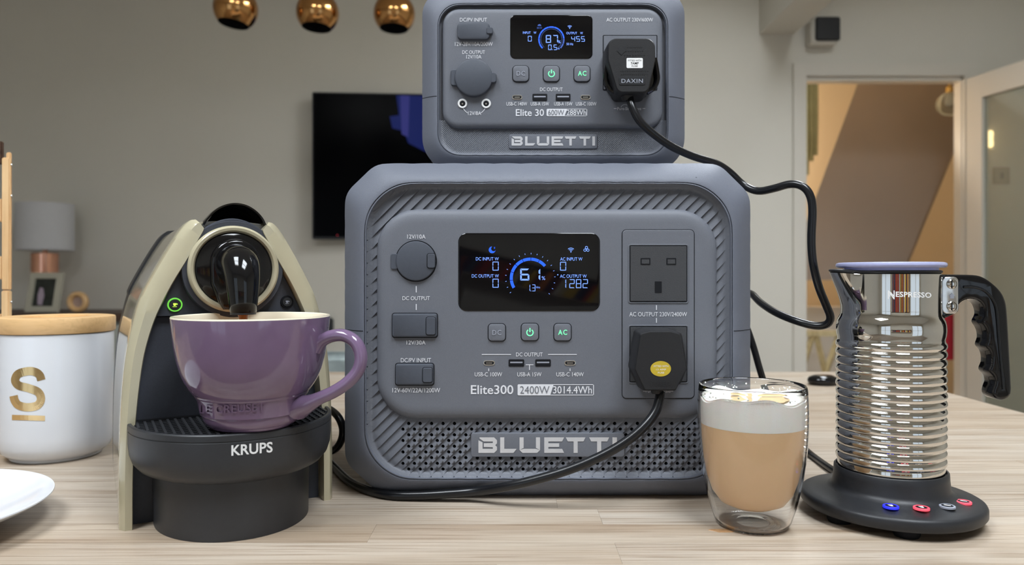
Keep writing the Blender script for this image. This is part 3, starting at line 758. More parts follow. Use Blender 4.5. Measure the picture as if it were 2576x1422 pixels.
# seams where the carrying frame meets the body
def frame_seam(root, xo, Yo, xr, Yr, yo, yr):
    pp = []
    for k in range(9):
        t = .88 * k / 8; a = P(xo, yo, Yo); b_ = P(xr, yr, Yr); q = a + (b_ - a) * t; q.y = Yr + (Yo - Yr) * (1 - t / .9) ** 1.45 - .00005
        pp.append(q - Vector(root.location))
    V, Fc = sweep(pp, .00026, 6); mk('frame_seam', V, Fc, M_GROOVE, root)
frame_seam(big, 1887, .650, 1838, .632, 829, 833); frame_seam(big, 868, .650, 921, .632, 829, 833)
for x in (-0.13, 0.16):
    for y in (0.03, 0.22): MB().box(x - .012 + 0, x + .012, y, y + .02, 0.0, .004).build('foot', M_GROOVE, big, smooth=False)

# ================================================================== small power station
YS = 0.690
sz = CZ + (HY - 412) / F * 0.65
sm = thing('power_station', 'small slate grey power station stacked on top of the larger one', 'power station', (0.0385, 0.702, sz))
casing(sm, fillet_poly([(1062.5, -26), (1722, -26), (1722, 431), (1062.5, 431)], [64, 64, 84, 84], 14), 0.702, rrect(1104, 12, 1677, 389, 54, 12), 0.690, 0.166, M_SLATE, 0.0055)
fs = Face(sm, YS)
ribbed_band(sm, YS, (1104, 12, 1677, 389, 54), (1112, 19, 1669, 322, 42), 2.4 * 1.414, (1390, 350), 0.0050, 0.0007, None, 6.0, sub=1, far=3, minpy=300)
MB().box(fs.at(1098, 0)[0], fs.at(1683, 0)[0], YS + .0062 - sm.location.y, YS + .010 - sm.location.y, fs.at(0, 395)[2], fs.at(0, 8)[2]).build('front_backing', M_SLATE2, sm, smooth=False)
sp = fs.rr('control_panel', 1112, 19, 1669, 322, 42, [(0, 0.0060), (0.4, 0.004), (2, 0.0022), (5, 0.0010), (10, 0.0003), (15, 0.0)], M_SLATE2, sm)
T = lambda s_, x, y, w, h, **k: fs.text(s_, x, y, w, h, M_PRINT, sp, bold=k.pop('bold', 0.004), **k)
T('DC/PV INPUT', 1191, 50, 68, 9.5); T('12V-28V/10A/200W', 1192, 111, 95, 10); T('DC OUTPUT', 1191.5, 131.5, 57, 9); T('12V/10A', 1192, 143, 38, 9.5)
T('12V/8A', 1194, 285, 33, 9.5); T('DC OUTPUT', 1387, 225, 57, 9); T('AC OUTPUT 230V/600W', 1584, 50, 117, 9.5)
T('USB-C 140W', 1300, 261.5, 52, 9); T('USB-A 15W', 1358, 261.5, 46, 9); T('USB-A 15W', 1417, 261.5, 46, 9); T('USB-C 100W', 1474.5, 261.5, 52, 9)
T('Elite 30', 1333, 283.5, 71, 17.5, bold=.012)
fs.flat('rating_box', [[(1377, 274), (1427, 274), (1420, 292.5), (1377, 292.5), (1375, 290.5), (1375, 276)]], M_PRINT, sp)
for q in ((1427, 274, 1475, 275.3), (1420, 291.2, 1475, 292.5), (1475.5, 275.3, 1477, 291.2)): fs.flat('printed_line', [[(q[0], q[1]), (q[2], q[1]), (q[2], q[3]), (q[0], q[3])]], M_PRINT, sp)
fs.text('600W', 1399, 283.2, 40, 13.5, M_SLATE2, sp, d=-.0006, bold=-.004); T('288Wh', 1450, 283.2, 49, 13.5, bold=.006)
fs.arc('printed_line', 1193, 258, 30.5, 32, 203, 238, M_PRINT, sp, n=10); fs.arc('printed_line', 1193, 258, 30.5, 32, 302, 337, M_PRINT, sp, n=10)
T('Pure-Sine Wave', 1583, 273.5, 60, 7.5)
for x0, x1 in ((1544, 1551), (1616, 1623)): fs.flat('printed_line', [[(x0, 272.8), (x1, 272.8), (x1, 274), (x0, 274)]], M_PRINT, sp)
fs.arc('printed_line', 1572, 274, 10.3, 11.3, 20, 160, M_PRINT, sp, n=12); fs.arc('printed_line', 1593, 273, 10.3, 11.3, 200, 340, M_PRINT, sp, n=12)
cv = fs.rr('port_cover', 1151, 58, 1232, 102, 11, [(0, 0), (0, -.002), (1.2, -.0032), (4, -.0036)], M_RUBBER, sm)
fs.rr('pull_tab', 1224, 72, 1240, 88.5, 4, [(0, 0), (0, -.0036), (1.2, -.0044)], M_RUBBER, cv)
cv = fs.disc('socket_cover', 1192, 198, 47.5, [(0, 0), (0, -.003), (1.5, -.0048), (4.5, -.0054)], M_RUBBER, sm, n=64)
fs.rr('pull_tab', 1134.5, 177, 1154, 217, 6, [(0, 0), (0, -.002), (1.2, -.0028)], M_RUBBER, cv); fs.rr('pull_tab', 1230, 186, 1249, 211, 6, [(0, 0), (0, -.0038), (1.5, -.0048)], M_RUBBER, cv)
for cx in (1163.5, 1223):
    j = fs.disc('barrel_jack', cx, 261, 12, [(0, 0), (0, -.0006), (1.2, -.001), (4.5, -.0008), (5.2, .0)], M_STICKER, sm, n=32)
    fs.disc('jack_socket', cx, 261, 7, [(0, -.0009), (.1, -.0009)], M_GROOVE, j, n=24); fs.disc('jack_pin', cx, 262, 2.2, [(0, -.0009), (.2, -.0014)], M_STEEL, j, n=16)
sc2 = fs.rr('display_screen', 1284.5, 39, 1489.5, 147, 12, [(-1, 0.0), (-1, -.0002), (0, -.0005), (1.2, -.0006)], M_SCREEN, sm)
S = lambda s_, x, y, w, h, m=M_LCD, **k: fs.text(s_, x, y, w, h, m, sc2, d=D, bold=0.006, name='readout', **k)
S('INPUT', 1325, 83, 19.5, 6); S('W', 1345.7, 83, 7, 6); S('OUTPUT', 1438, 84, 27, 6); S('W', 1462.6, 84, 7, 6); S('50 Hz', 1433.4, 111.5, 17, 6); S('%', 1407, 106, 6.5, 7); S('H', 1405, 123, 4, 5)
seg_digits(fs, '0', 1328, 91, 1337.5, 105, 1.5, M_LCD, sc2, d=D); seg_digits(fs, '87', 1373, 89, 1403.5, 108.5, 2.2, M_LCD, sc2, .35, D)
seg_digits(fs, '0.5', 1379, 113, 1401, 126.5, 1.5, M_LCD, sc2, .6, D); seg_digits(fs, '455', 1437, 92, 1471, 105.5, 1.5, M_LCD, sc2, .3, D)
for k in range(11):
    a0 = 225 - k * 24.5; fs.arc('gauge_segment', 1387, 100, 29.5, 33, a0 - .6, a0 - 23.6, M_BLUE if k < 9 else M_LCDDIM, sc2, D, 6)
for k in range(44):
    a = math.radians(225 - k * 6.3); fs.disc('gauge_tick', 1387 + 26.5 * math.cos(a), 100 - 26.5 * math.sin(a), .55, [(0, D), (.01, D)], M_LCD, sc2, n=6)
wifi(fs, 1433, 67.5, 6.5, M_LCD, sc2, D)
S('ECO', 1357, 71, 12, 4.5, M_LCDDIM); fs.arc('leaf_symbol', 1357, 66, 0.5, 4.5, 0, 180, M_LCDDIM, sc2, D, 10)
for cx, kd, m_ in ((1310, 'DC', M_PRINTDIM), (1387, 'power', M_GREEN), (1464, 'AC', M_GREEN)): press_button(fs, cx, 186, 40, 9.5, sm, kd, True, m_)
for cx, w, h, ty in ((1301, 24, 9.5, 'c'), (1358, 35, 15.5, 'a'), (1416.5, 35, 15.5, 'a'), (1473, 24, 9.5, 'c')): usb_port(fs, cx, 245, w, h, ty, sm)
sk = fs.rr('mains_socket', 1517, 89, 1653, 227, 2, [(-.6, 0), (-.6, -.0003), (.6, -.0003)], M_GROOVE, sm, smooth=False)
fs.rr('socket_face', 1518.6, 90.6, 1651.4, 225.4, 1.5, [(0, 0), (0, -.0004), (.6, -.0006)], M_SLATE2, sk)
npl = fs.rr('name_plate', 1280, 336, 1504, 372.5, 5, [(0, 0.0060), (0, .0040), (.8, .0036), (1.8, .0035)], M_SLATE2, sm)
maker_letters(fs, ((1287, 1315), (1321, 1347), (1351, 1382), (1388, 1418), (1421, 1451), (1457, 1487), (1491, 1498)), 341.5, 365, 6.2, M_SILVER, npl, .0032)
frame_seam(sm, 1062.5, .702, 1104, .690, 248, 242); frame_seam(sm, 1722, .702, 1677, .690, 250, 243)
for x in (-0.095, 0.095):
    for y in (0.012, 0.13): MB().box(x - .014, x + .014, y, y + .02, 0.0, .006).build('foot', M_GROOVE, sm, smooth=False)

# ================================================================== mains plugs and leads
def lead(label, path, r, plug_fn, name='mains_lead'):
    t = thing(name, label, 'cable', tuple(path[0]))
    o = Vector(path[0])
    V, Fc = sweep([p - o for p in smooth_path(catmull(path, 8), 3)], r, 14)
    mk('cable', V, Fc, M_CABLE, t, ang=60)
    plug_fn(t)
    return t

def plug_small(t):
    f = Face(t, 0.657)
    out = fillet_poly([(1530, 96), (1648, 96), (1649, 150), (1630, 233), (1554, 233), (1529, 150)], [22, 22, 40, 16, 16, 40], 6)
    b = f.poly('plug_body', out, [(-4, .030), (-3, .012), (-1.5, .003), (0, .001), (3, 0.0)], M_PLUG, t)
    g = Face(t, 0.676)
    fl = fillet_poly([(1532, 128), (1642, 128), (1652, 205), (1630, 240), (1545, 240), (1521, 205)], [20, 20, 30, 22, 22, 30], 6)
    g.poly('plug_base', fl, [(0, .013), (0, .002), (1.5, 0), (6, 0)], M_GLOSS, t)
    for sx in (-1, 1):                                     # the two pull loops at the sides
        pts = [(1587 + sx * 58, 150), (1587 + sx * 63, 178), (1587 + sx * 65, 203), (1587 + sx * 56, 224), (1587 + sx * 38, 236)]
        V, Fc = sweep(catmull([Vector(g.at(x, y, -.004)) for x, y in pts], 6), .0022, 10); mk('pull_loop', V, Fc, M_GLOSS, t)
    st_ = f.rr('fuse_sticker', 1576, 146, 1617, 171.5, 3, [(0, -.0002), (.01, -.0002)], M_STICKER, t, smooth=False)
    f.text('FITTED WITH', 1596.5, 152.5, 33, 4, M_GROOVE, st_, -.0003); f.text('7AMP', 1596.5, 159.5, 20, 6, M_GROOVE, st_, -.0003, .01); f.text('FUSE', 1596.5, 166.5, 15, 3.6, M_GROOVE, st_, -.0003)
    np_ = f.rr('name_plate', 1557, 193, 1623, 214, 4, [(0, -.0001), (.4, -.0004), (1, -.0004)], M_BLACK, t)
    f.text('DAXIN', 1590, 204, 54, 10, M_PRINTDIM, np_, -.0006, .01, 1.15)
    for y, w in ((118, 36), (128, 44), (138, 52), (178, 70), (186, 66)):
        f.text('IIIIIIIIIIIII' if y > 150 else 'IIIIIIII', 1596, y, w, 3.6, M_BLACK, b, -.0003)
    f.flat('emblem', [[(1563, 117), (1574, 128), (1563, 139), (1552, 128)]], M_BLACK, b, -.0003)
    V, Fc = sweep([Vector(f.at(1583, y, .012)) for y in (226, 236, 246)], [.0062, .0056, .0046], 14); mk('cord_grip', V, Fc, M_PLUG, t)

pathA = [P(*q) for q in ((1583, 243, .669), (1590, 268, .664), (1608, 303, .662), (1645, 338, .664), (1692, 370, .670), (1745, 394, .678), (1800, 411, .688),
    (1836, 434, .695), (1868, 464, .695), (1905, 481, .685), (1948, 474, .672), (1985, 464, .663), (2014, 467, .656), (2035, 486, .652), (2044, 525, .65), (2041, 600, .65),
    (2045, 660, .65), (2059, 720, .653), (2078, 768, .657), (2089, 798, .66), (2080, 816, .664), (2050, 820, .67), (2000, 807, .68), (1950, 786, .70), (1912, 761, .73), (1888, 738, .76),
    (1866, 745, .79), (1862, 785, .80), (1880, 828, .79), (1896, 875, .785), (1910, 925, .785), (1928, 980, .79), (1960, 1045, .80), (1997, 1101, .80))]
pathA += [PT(x, y, .0037) for x, y in ((2035, 1140), (2090, 1180), (2150, 1216), (2185, 1243))]
lead('black mains plug with white fuse sticker and its lead, plugged into the small power station', pathA, .0036, plug_small)

def plug_big(t):
    f = Face(t, 0.600)
    out = fillet_poly([(1611, 840), (1634, 834), (1690, 834), (1712, 841), (1727, 930), (1700, 983), (1622, 983), (1597, 930)], [8, 30, 30, 8, 12, 5, 5, 12], 5)
    b = f.poly('plug_body', out, [(-5, .027), (-4, .012), (-2, .003), (0, .001), (3, 0.0)], M_PLUG, t)
    g = Face(t, 0.617)
    fl = fillet_poly([(1606, 836), (1715, 836), (1730, 925), (1712, 968), (1606, 968), (1585, 925)], [10, 10, 20, 10, 10, 20], 5)
    g.poly('plug_base', fl, [(0, .012), (0, .001), (2, 0), (6, 0)], M_PLUG, t)
    st_ = f.slab('fuse_sticker', lambda i: [(1662 + (26 - i) * math.cos(2 * pi * k / 32), 928 + (19.5 - i) * math.sin(2 * pi * k / 32)) for k in range(32)], [(0, -.0002), (.01, -.0002)], M_YSTICKER, t, smooth=False)
    f.text('FITTED WITH', 1663, 921.5, 37, 4.5, M_STICKER, st_, -.0003); f.text('13 AMP', 1663, 930, 25, 4.5, M_STICKER, st_, -.0003); f.text('FUSE', 1663, 938, 16, 4.5, M_STICKER, st_, -.0003)
    f.text('FUSED', 1662, 965, 48, 11, M_BLACK, b, -.0004, .004, 1.15)
    V, Fc = sweep([Vector(f.at(1660, y, .012)) for y in (972, 984, 996)], [.0062, .0056, .0046], 14); mk('cord_grip', V, Fc, M_PLUG, t)
pathB = [P(*q) for q in ((1661, 986, .612), (1658, 1008, .609), (1648, 1038, .606), (1622, 1072, .603), (1580, 1108, .602), (1520, 1144, .603), (1440, 1179, .606), (1360, 1204, .610), (1280, 1223, .616))]
pathB += [PT(x, y, z) for x, y, z in ((1200, 1236, .0100), (1120, 1243, .0068), (1050, 1247, .0048), (980, 1246, .0040), (920, 1232, .0039), (878, 1211, .0039), (848, 1182, .0039), (828, 1162, .0039))]
pathB += [P(*q) for q in ((806, 1148, .775), (800, 1140, .79), (822, 1139, .76), (846, 1128, .74), (860, 1104, .735), (862, 1076, .735), (850, 1048, .74), (828, 1030, .76), (800, 1020, .80))]
lead('black mains plug with yellow oval sticker and its lead, plugged into the large power station', pathB, .0039, plug_big)

# ================================================================== capsule coffee machine (turned about 30 degrees)
KO = Vector((-0.2278, 0.6011, TZ)); KT = math.radians(29.7)
km = thing('capsule_coffee_machine', 'black and champagne capsule coffee machine with round front and drip tray', 'coffee machine', tuple(KO), KT)
KR = Matrix.Rotation(-KT, 3, 'Z')
def kray(px, py):
    d = KR @ Vector(((px - CX) / F, 1.0, (HY - py) / F)); o = KR @ (Vector((0, 0, CZ)) - KO); return o, d
def kpl(px, py, y=0.0):
    o, d = kray(px, py); t = (y - o.y) / d.y; return o + d * t
def kell(px, py, a, b, y0, off=0.0002):
    o, d = kray(px, py); A = (d.x / a) ** 2 + (d.y / b) ** 2; B = 2 * (o.x * d.x / a ** 2 + (o.y - y0) * d.y / b ** 2); C = (o.x / a) ** 2 + ((o.y - y0) / b) ** 2 - 1
    t = (-B - math.sqrt(max(B * B - 4 * A * C, 0))) / (2 * A); return o + d * (t - off)
outL = [kpl(*q) for q in ((299, 1336), (299, 1200), (301, 1100), (306, 1000), (316, 900), (333, 820), (354, 750), (386, 688), (425, 622), (458, 573), (478, 554), (492, 551))]
innL = [kpl(*q) for q in ((334, 1330), (335, 1190), (340, 1085), (350, 980), (364, 890), (386, 815), (410, 760), (438, 707), (470, 655), (497, 607), (510, 584), (513, 575))]
outL[0].z = innL[0].z = 0.0
ZT = outL[-1].z
def interp(arr, z):
    for a, b in zip(arr, arr[1:]):
        if a.z <= z <= b.z: return a.x + (b.x - a.x) * (z - a.z) / max(b.z - a.z, 1e-9)
    return arr[-1].x if z > arr[-1].z else arr[0].x
oc = catmull(outL, 5); ic = catmull(innL, 5)
for s, nm in ((1, 'side_frame'), (-1, 'side_frame')):
    rings = []
    for a, b in zip(oc, ic):
        mx_, mz_ = a.x * .58 + b.x * .42, a.z * .58 + b.z * .42
        rings.append([(s * a.x, .03, a.z), (s * a.x, .006, a.z), (s * (a.x * .85 + mx_ * .15), .001, a.z * .85 + mz_ * .15), (s * mx_, -.0035, mz_), (s * (b.x * .9 + mx_ * .1), -.0035, b.z), (s * b.x, -.002, b.z), (s * b.x, .03, b.z)])
    V, Fc = loft(rings); mk(nm, V, Fc, M_TAN, km, ang=40)
# glossy side shell behind the frames, and the black water tank at the back
prof = [(p.x, p.z) for p in oc if p.z >= 0]
top = [(prof[-1][0] + (-2 * prof[-1][0]) * k / 8, ZT + 0.002 * math.sin(pi * k / 8)) for k in range(1, 8)]
arch = prof + top + [(-x, z) for x, z in reversed(prof)]
def arch_ring(y, k, kz=1.0, low=None): return [(x * (k if low is None or z > .175 else low), y, z * kz) for x, z in arch]
V, Fc = loft([arch_ring(.012, .985, .992), arch_ring(.03, .99, .994), arch_ring(.212, .992, .994)]); mk('side_shell', V, Fc, M_TANSIDE, km, ang=45)
V, Fc = loft([arch_ring(.2125, 1.005, 1.008, .985), arch_ring(.255, 1.005, 1.008, .985), arch_ring(.266, .95, .98)]); mk('water_tank', V, Fc, M_BLACK, km, ang=45)
# black front panels between the frames
def panel_between(name, z0, z1, y, m, n=24, inset=.0006):
    V = []; Fc = []
    for i in range(n + 1):
        z = z0 + (z1 - z0) * i / n; x = interp(ic, z) + inset; V += [(x, y, z), (-x, y, z), (-x, .05, z), (x, .05, z)]
    for i in range(n):
        for j in range(4): Fc.append((4 * i + j, 4 * i + (j + 1) % 4, 4 * i + 4 + (j + 1) % 4, 4 * i + 4 + j))
    Fc += [(0, 1, 2, 3), (4 * n + 3, 4 * n + 2, 4 * n + 1, 4 * n)]
    return mk(name, V, Fc, m, km, smooth=False)
zs = kpl(378, 797).z
ztp = innL[-1].z
lowp = panel_between('lower_front_panel', 0.0, zs - .0008, .0105, M_MATTE)
upp = panel_between('upper_front_panel', zs, ztp - .0005, .0058, M_MATTE)
MB().box(interp(ic, zs) + .001, -interp(ic, zs) - .001, .0065, .02, zs - .001, zs + .0002).build('panel_seam', M_GROOVE, km, smooth=False)
# curved black saddle on top, between the frame ends
xt = interp(ic, ztp - .002); n = 14
def saddle(y, dz): return [(xt * (1 - 2 * k / n), y, ztp - .0015 + .0095 * math.sin(pi * k / n) ** .8 + dz) for k in range(n + 1)] + [(-xt * .96, y, ztp - .02), (xt * .96, y, ztp - .02)]
V, Fc = loft([saddle(-.001, 0), saddle(.001, .001), saddle(.06, .001)]); mk('top_saddle', V, Fc, M_MATTE, km, ang=40)
# round brew head
dc = kpl(587, 677, -.004); dcx, dcz = 0.0, dc.z; RR = .0352
def kring(name, prof_, m, n=72):
    """prof_: (radius, y) closed or open; revolved about the machine's front axis"""
    rings = [[(dcx + r * math.cos(2 * pi * j / n), y, dcz + r * math.sin(2 * pi * j / n)) for j in range(n)] for r, y in prof_]
    V, Fc = loft(rings, False, prof_[-1][0] < .02 or True); return mk(name, V, Fc, m, km, ang=40)
kring('head_boss', [(.0395, .008), (.0395, -.0005), (.0388, -.0025), (.03, -.0025)], M_MATTE)
kring('head_ring', [(RR, 0.0), (RR, -.005), (RR - .0006, -.0072), (RR - .002, -.0082), (RR - .004, -.0078), (RR - .0053, -.006), (RR - .0055, -.002), (RR - .006, -.002)], M_TAN)
kring('head_disc', [(RR - .0056, -.003), (RR - .0057, -.0052), (RR - .0068, -.0060), (RR - .012, -.0070), (RR - .018, -.0078), (.008, -.0084), (.0005, -.0086)], M_GLOSS)
# spout: flange and elbow
fl = [(.0190 * math.cos(a), dcz + .005 + .0190 * math.sin(a)) for a in [pi * k / 14 for k in range(15)]] + [(-.0185, dcz - .012), (-.013, dcz - .026), (-.009, dcz - .0325), (.009, dcz - .0325), (.013, dcz - .026), (.0185, dcz - .012)]
sc_ = lambda k, y: [(x * k, y, dcz + (z - dcz) * k) for x, z in fl]
V, Fc = loft([sc_(1.0, -.004), sc_(1.0, -.013), sc_(.97, -.0155), (sc_(.9, -.0165))]); mk('spout_flange', V, Fc, M_GLOSS, km, ang=50)
sp_path = catmull([Vector((0, -.012, dcz + .0035)), Vector((0, -.024, dcz + .0035)), Vector((0, -.0345, dcz + .0015)), Vector((0, -.0415, dcz - .006)), Vector((0, -.0445, dcz - .016)), Vector((0, -.0455, dcz - .0255)), Vector((0, -.0455, dcz - .0335))], 8)
nn = len(sp_path); rad = []
for i in range(nn):
    t = i / (nn - 1); rad.append(.0172 * (1 - t) ** .9 * (1 - .15 * t) + .0096 * (1 - (1 - t) ** .9) if t < 1 else .0094)
V, Fc = sweep(sp_path, rad, 28, up=(0, 0, 1)); spo = mk('spout', V, Fc, M_GLOSS, km, ang=60)
V, Fc = lathe([(.0094, dcz - .0336), (.0094, dcz - .0350), (.0078, dcz - .0350), (.0076, dcz - .033)], 32, 0, -.0455); mk('spout_lip', V, Fc, M_BLACK, spo)
# lift lever: a glossy arched bar over the saddle
lv = [Vector((kpl(x, y, .012).x, 0, kpl(x, y, .012).z)) for x, y in ((505, 566), (516, 551), (536, 530), (560, 517), (588, 512), (616, 517), (640, 531), (657, 549), (666, 566))]
lc = catmull(lv, 4); rings = []
mid = Vector((sum(p.x for p in lc) / len(lc), 0, lv[0].z - .004))
for y, k in ((.004, .93), (.0035, .985), (.006, 1.0), (.02, .99), (.04, .95), (.05, .88), (.051, .8), (.045, .76), (.02, .84), (.009, .90)):
    rings.append([(mid.x + (p.x - mid.x) * (k if k > .9 else k + .06), y, mid.z + (p.z - mid.z) * k) for p in lc])
nL = len(lc); V = []; Fc = []
for r_ in rings: V += r_
m_ = len(rings)
for i in range(m_):
    for j in range(nL - 1):
        a = i * nL + j; b = ((i + 1) % m_) * nL + j; Fc.append((a, a + 1, b + 1, b))
Fc += [tuple(i * nL for i in range(m_)), tuple(i * nL + nL - 1 for i in reversed(range(m_)))]
mk('lift_lever', V, Fc, M_GLOSS, km, ang=50)
rings = [[(mid.x + (p.x - mid.x) * k, y, mid.z + (p.z - mid.z) * k) for p in lc] for k, y in ((.90, .010), (.86, .024), (.7, .036), (.3, .044))]
V, Fc = loft(rings, False, True); mk('lever_hollow', V, Fc, M_GLOSS, km, ang=50)
# the two cup buttons
def cup_icon(parent, c, s, m, y):
    q = [[(-.62, .55), (.42, .55), (.30, -.15), (-.05, -.38), (-.40, -.30), (-.58, .1)], [(.42, .45), (.78, .40), (.78, .05), (.40, -.02), (.42, .12), (.62, .16), (.62, .28), (.42, .30)], [(-.75, -.55), (.55, -.55), (.55, -.72), (-.75, -.72)]]
    V = []; Fc = []
    for g in q:
        b0 = len(V); V += [(c[0] + s * u, y, c[1] + s * v) for u, v in g]; Fc.append(tuple(range(b0, b0 + len(g))))
    mk('cup_symbol', V, Fc, m, parent, smooth=False, fix=False)
for px, py, r, lit in ((440, 767, .0056, True), (722, 760, .0054, False)):
    c = kpl(px, py, .005); n = 32
    rg = lambda r_, y: [(c.x + r_ * math.cos(2 * pi * j / n), y, c.z + r_ * math.sin(2 * pi * j / n)) for j in range(n)]
    V, Fc = loft([rg(r, .007), rg(r, .0048), rg(r * .93, .0043), rg(r * .80, .0043), rg(r * .78, .0048)], False, True); b = mk('push_button', V, Fc, M_RINGGREEN if lit else M_GROOVE, km, ang=40)
    V, Fc = loft([rg(r * .79, .006), rg(r * .79, .0044), rg(r * .7, .0038), rg(r * .3, .0037)], False, True); mk('button_cap', V, Fc, M_BLACK, b, ang=40)
    cup_icon(b, (c.x, c.z), r * .42, M_YELGREEN if lit else M_PRINTDIM, .0034)
# drip tray and capsule bin: half-ovals in front of the lower panel
def half_oval(a, b, z, y_back=.010, n=40, x0=0.0):
    return [(x0 + a * math.cos(pi + pi * k / n), -abs(b * math.sin(pi * k / n)) + 0.0, z) for k in range(n + 1)] + [(x0 + a, y_back, z), (x0 - a, y_back, z)]
zt = .0815
V, Fc = loft([half_oval(.0585, .0685, 0.0), half_oval(.0585, .0690, .002), half_oval(.0592, .0700, .047)]); mk('capsule_bin', V, Fc, M_TRAY, km, ang=40)
V, Fc = loft([half_oval(.060, .071, .0435), half_oval(.064, .074, .0436), half_oval(.0695, .0785, .046), half_oval(.0738, .0822, .051), half_oval(.0760, .0838, .0575), half_oval(.0770, .0846, .066), half_oval(.0770, .0846, zt - .006),
              half_oval(.0766, .0842, zt - .0056), half_oval(.0766, .0842, zt - .0050), half_oval(.0772, .0848, zt - .0048), half_oval(.0772, .0848, zt - .0008), half_oval(.0764, .0840, zt), half_oval(.0745, .0815, zt), half_oval(.0740, .0810, zt - .0012), half_oval(.0738, .0808, zt - .004)])
tray = mk('drip_tray', V, Fc, M_TRAY, km, ang=34)
for k in range(27):
    x = -.0702 + k * .0054; b = .0800 * math.sqrt(max(0, 1 - (x / .0735) ** 2))
    if b < .006: continue
    MB().box(x - .0009, x + .0009, -b + .001, .004, zt - .0035, zt - .0003).build('grid_bar', M_TRAY, tray, smooth=False)
for k in range(12):
    y = .001 - k * .0068; a = .0725 * math.sqrt(max(0, 1 - (y / .0805) ** 2)); MB().box(-a, a, y - .0007, y + .0007, zt - .0038, zt - .0011).build('grid_bar', M_TRAY, tray, smooth=False)
V, Fc = glyphs('KRUPS', .022, 1.02, 24)
mk('maker_lettering', [kell(634 + x * 104 + y * 0.0, 1129.5 - y * 27 - x * 9.0, .0770, .0846, 0.0) for x, y in V], Fc, M_STICKER, tray, smooth=False, fix=False)

# ================================================================== coffee cup on the tray
MX, MY = -.1963, .5564; MZ = TZ + zt
cup = thing('coffee_cup', 'large purple glazed coffee cup with cream inside on the drip tray', 'cup', (MX, MY, MZ))
cprof = [(0, 0), (.0288, 0), (.0300, .0006), (.0306, .0022), (.0330, .0030), (.0345, .0060), (.0356, .0095), (.0355, .0102), (.0368, .0108), (.0377, .0150), (.0386, .0195), (.0392, .0220), (.0393, .0226), (.0404, .0230), (.0410, .0244), (.0410, .0252), (.0424, .0262),
         (.0450, .0300), (.0482, .0355), (.0510, .0425), (.0533, .0520), (.0550, .0620), (.0562, .0720), (.0570, .0800), (.0571, .0818)]
MS = .9775
V, Fc = lathe(cprof, 96); mk('cup_body', V, Fc, M_PURPLE, cup, ang=50)
V, Fc = lathe([(r * MS, z) for r, z in ((.0584, .0818), (.0580, .0828), (.0568, .0829), (.0556, .0820), (.0548, .0700), (.0530, .0540), (.0490, .0400), (.0420, .0270), (.030, .0180), (.0, .0150))], 96); mk('cup_lining', V, Fc, M_CREAM, cup, ang=60)
hp = [Vector((P(x, y, Y_).x - MX, Y_ - MY, P(x, y, Y_).z - MZ)) for x, y, Y_ in ((795, 872, .548), (812, 856, .546), (838, 845, .544), (868, 845, .542), (895, 862, .540), (908, 894, .539), (902, 930, .539), (878, 960, .539), (843, 984, .540), (804, 1002, .541), (775, 1016, .544), (752, 1024, .550))]
hc = catmull(hp, 6); nh = len(hc)
rad = []
for i in range(nh):
    t = i / (nh - 1); e = max(0, 1 - t / .12) ** 2 * .003 + max(0, (t - .80) / .20) ** 1.5 * .006
    rad.append((.0047 + e * .8, .0056 + e))
V, Fc = sweep(hc, rad, 18, up=(0, 0, 1)); mk('handle', V, Fc, M_PURPLE, cup, ang=60)
V, Fc = lathe([(.0, .050), (.02, .0502), (.0525, .0503)], 48); mk('coffee', V, Fc, M_STREAM, cup)
def cyl_text(px, py, cx, cy, r, off, w_root):
    ox, oy = -cx, -cy; dx, dy, dz = (px - CX) / F, 1.0, (HY - py) / F
    A = dx * dx + dy * dy; B = 2 * (ox * dx + oy * dy); C = ox * ox + oy * oy - (r + off) ** 2
    t = (-B - math.sqrt(max(B * B - 4 * A * C, 0))) / (2 * A)
    return (ox + dx * t, oy + dy * t, CZ + dz * t - w_root.z)
def emboss(name, string, cx_px, cy_px, w, h, ax, ay, r, root, parent, m, lift, bold=0.01, curve=0.0, slope=0.0, rfn=None):
    V, Fc = glyphs(string, bold, 1.05, max(8, 5 * len(string)))
    rz = Vector(root.location); pts = [(cx_px + x * w, cy_px - y * h + curve * (x * 2) ** 2 + slope * x) for x, y in V]
    rq = [r] * len(pts)
    if rfn:                                   # the wall is conical: find the radius at the height each point lands on
        for _ in range(3): rq = [rfn(cyl_text(x, y, ax, ay, q, 0, rz)[2]) for (x, y), q in zip(pts, rq)]
    a = [cyl_text(x, y, ax, ay, q, lift, rz) for (x, y), q in zip(pts, rq)]; n0 = len(a)
    if lift < .0004: return mk(name, a, Fc, m, parent, smooth=False, fix=False)
    b = [cyl_text(x, y, ax, ay, q, -.0008, rz) for (x, y), q in zip(pts, rq)]
    ec = {}
    for f in Fc:
        for i in range(len(f)):
            e = (f[i], f[(i + 1) % len(f)]); ec[tuple(sorted(e))] = ec.get(tuple(sorted(e)), []) + [e]
    side = [(e[0][0], e[0][1], e[0][1] + n0, e[0][0] + n0) for e in ec.values() if len(e) == 1]
    return mk(name, a + b, list(Fc) + side, m, parent, smooth=False)
emboss('maker_lettering', 'LE CREUSET', 584, 1029, 164, 21, MX, MY, .0373, cup, cup, M_PURPLE, .0010, .006, -3.0, -8, lambda z: .0368 + (z - .0108) * .2143)
# coffee falling from the spout
nz = KO + Matrix.Rotation(KT, 3, 'Z') @ Vector((0, -.0455, dcz - .035))
stt = thing('coffee_stream', 'thin stream of brown coffee pouring from the spout into the cup', 'coffee', (nz.x, nz.y, MZ + .0505))
H = nz.z - MZ - .0505
V, Fc = lathe([(.0, 0), (.0026, 0), (.0024, H * .3), (.0027, H * .7), (.0034, H * .93), (.0040, H), (0, H)], 20); mk('stream', V, Fc, M_STREAM, stt)

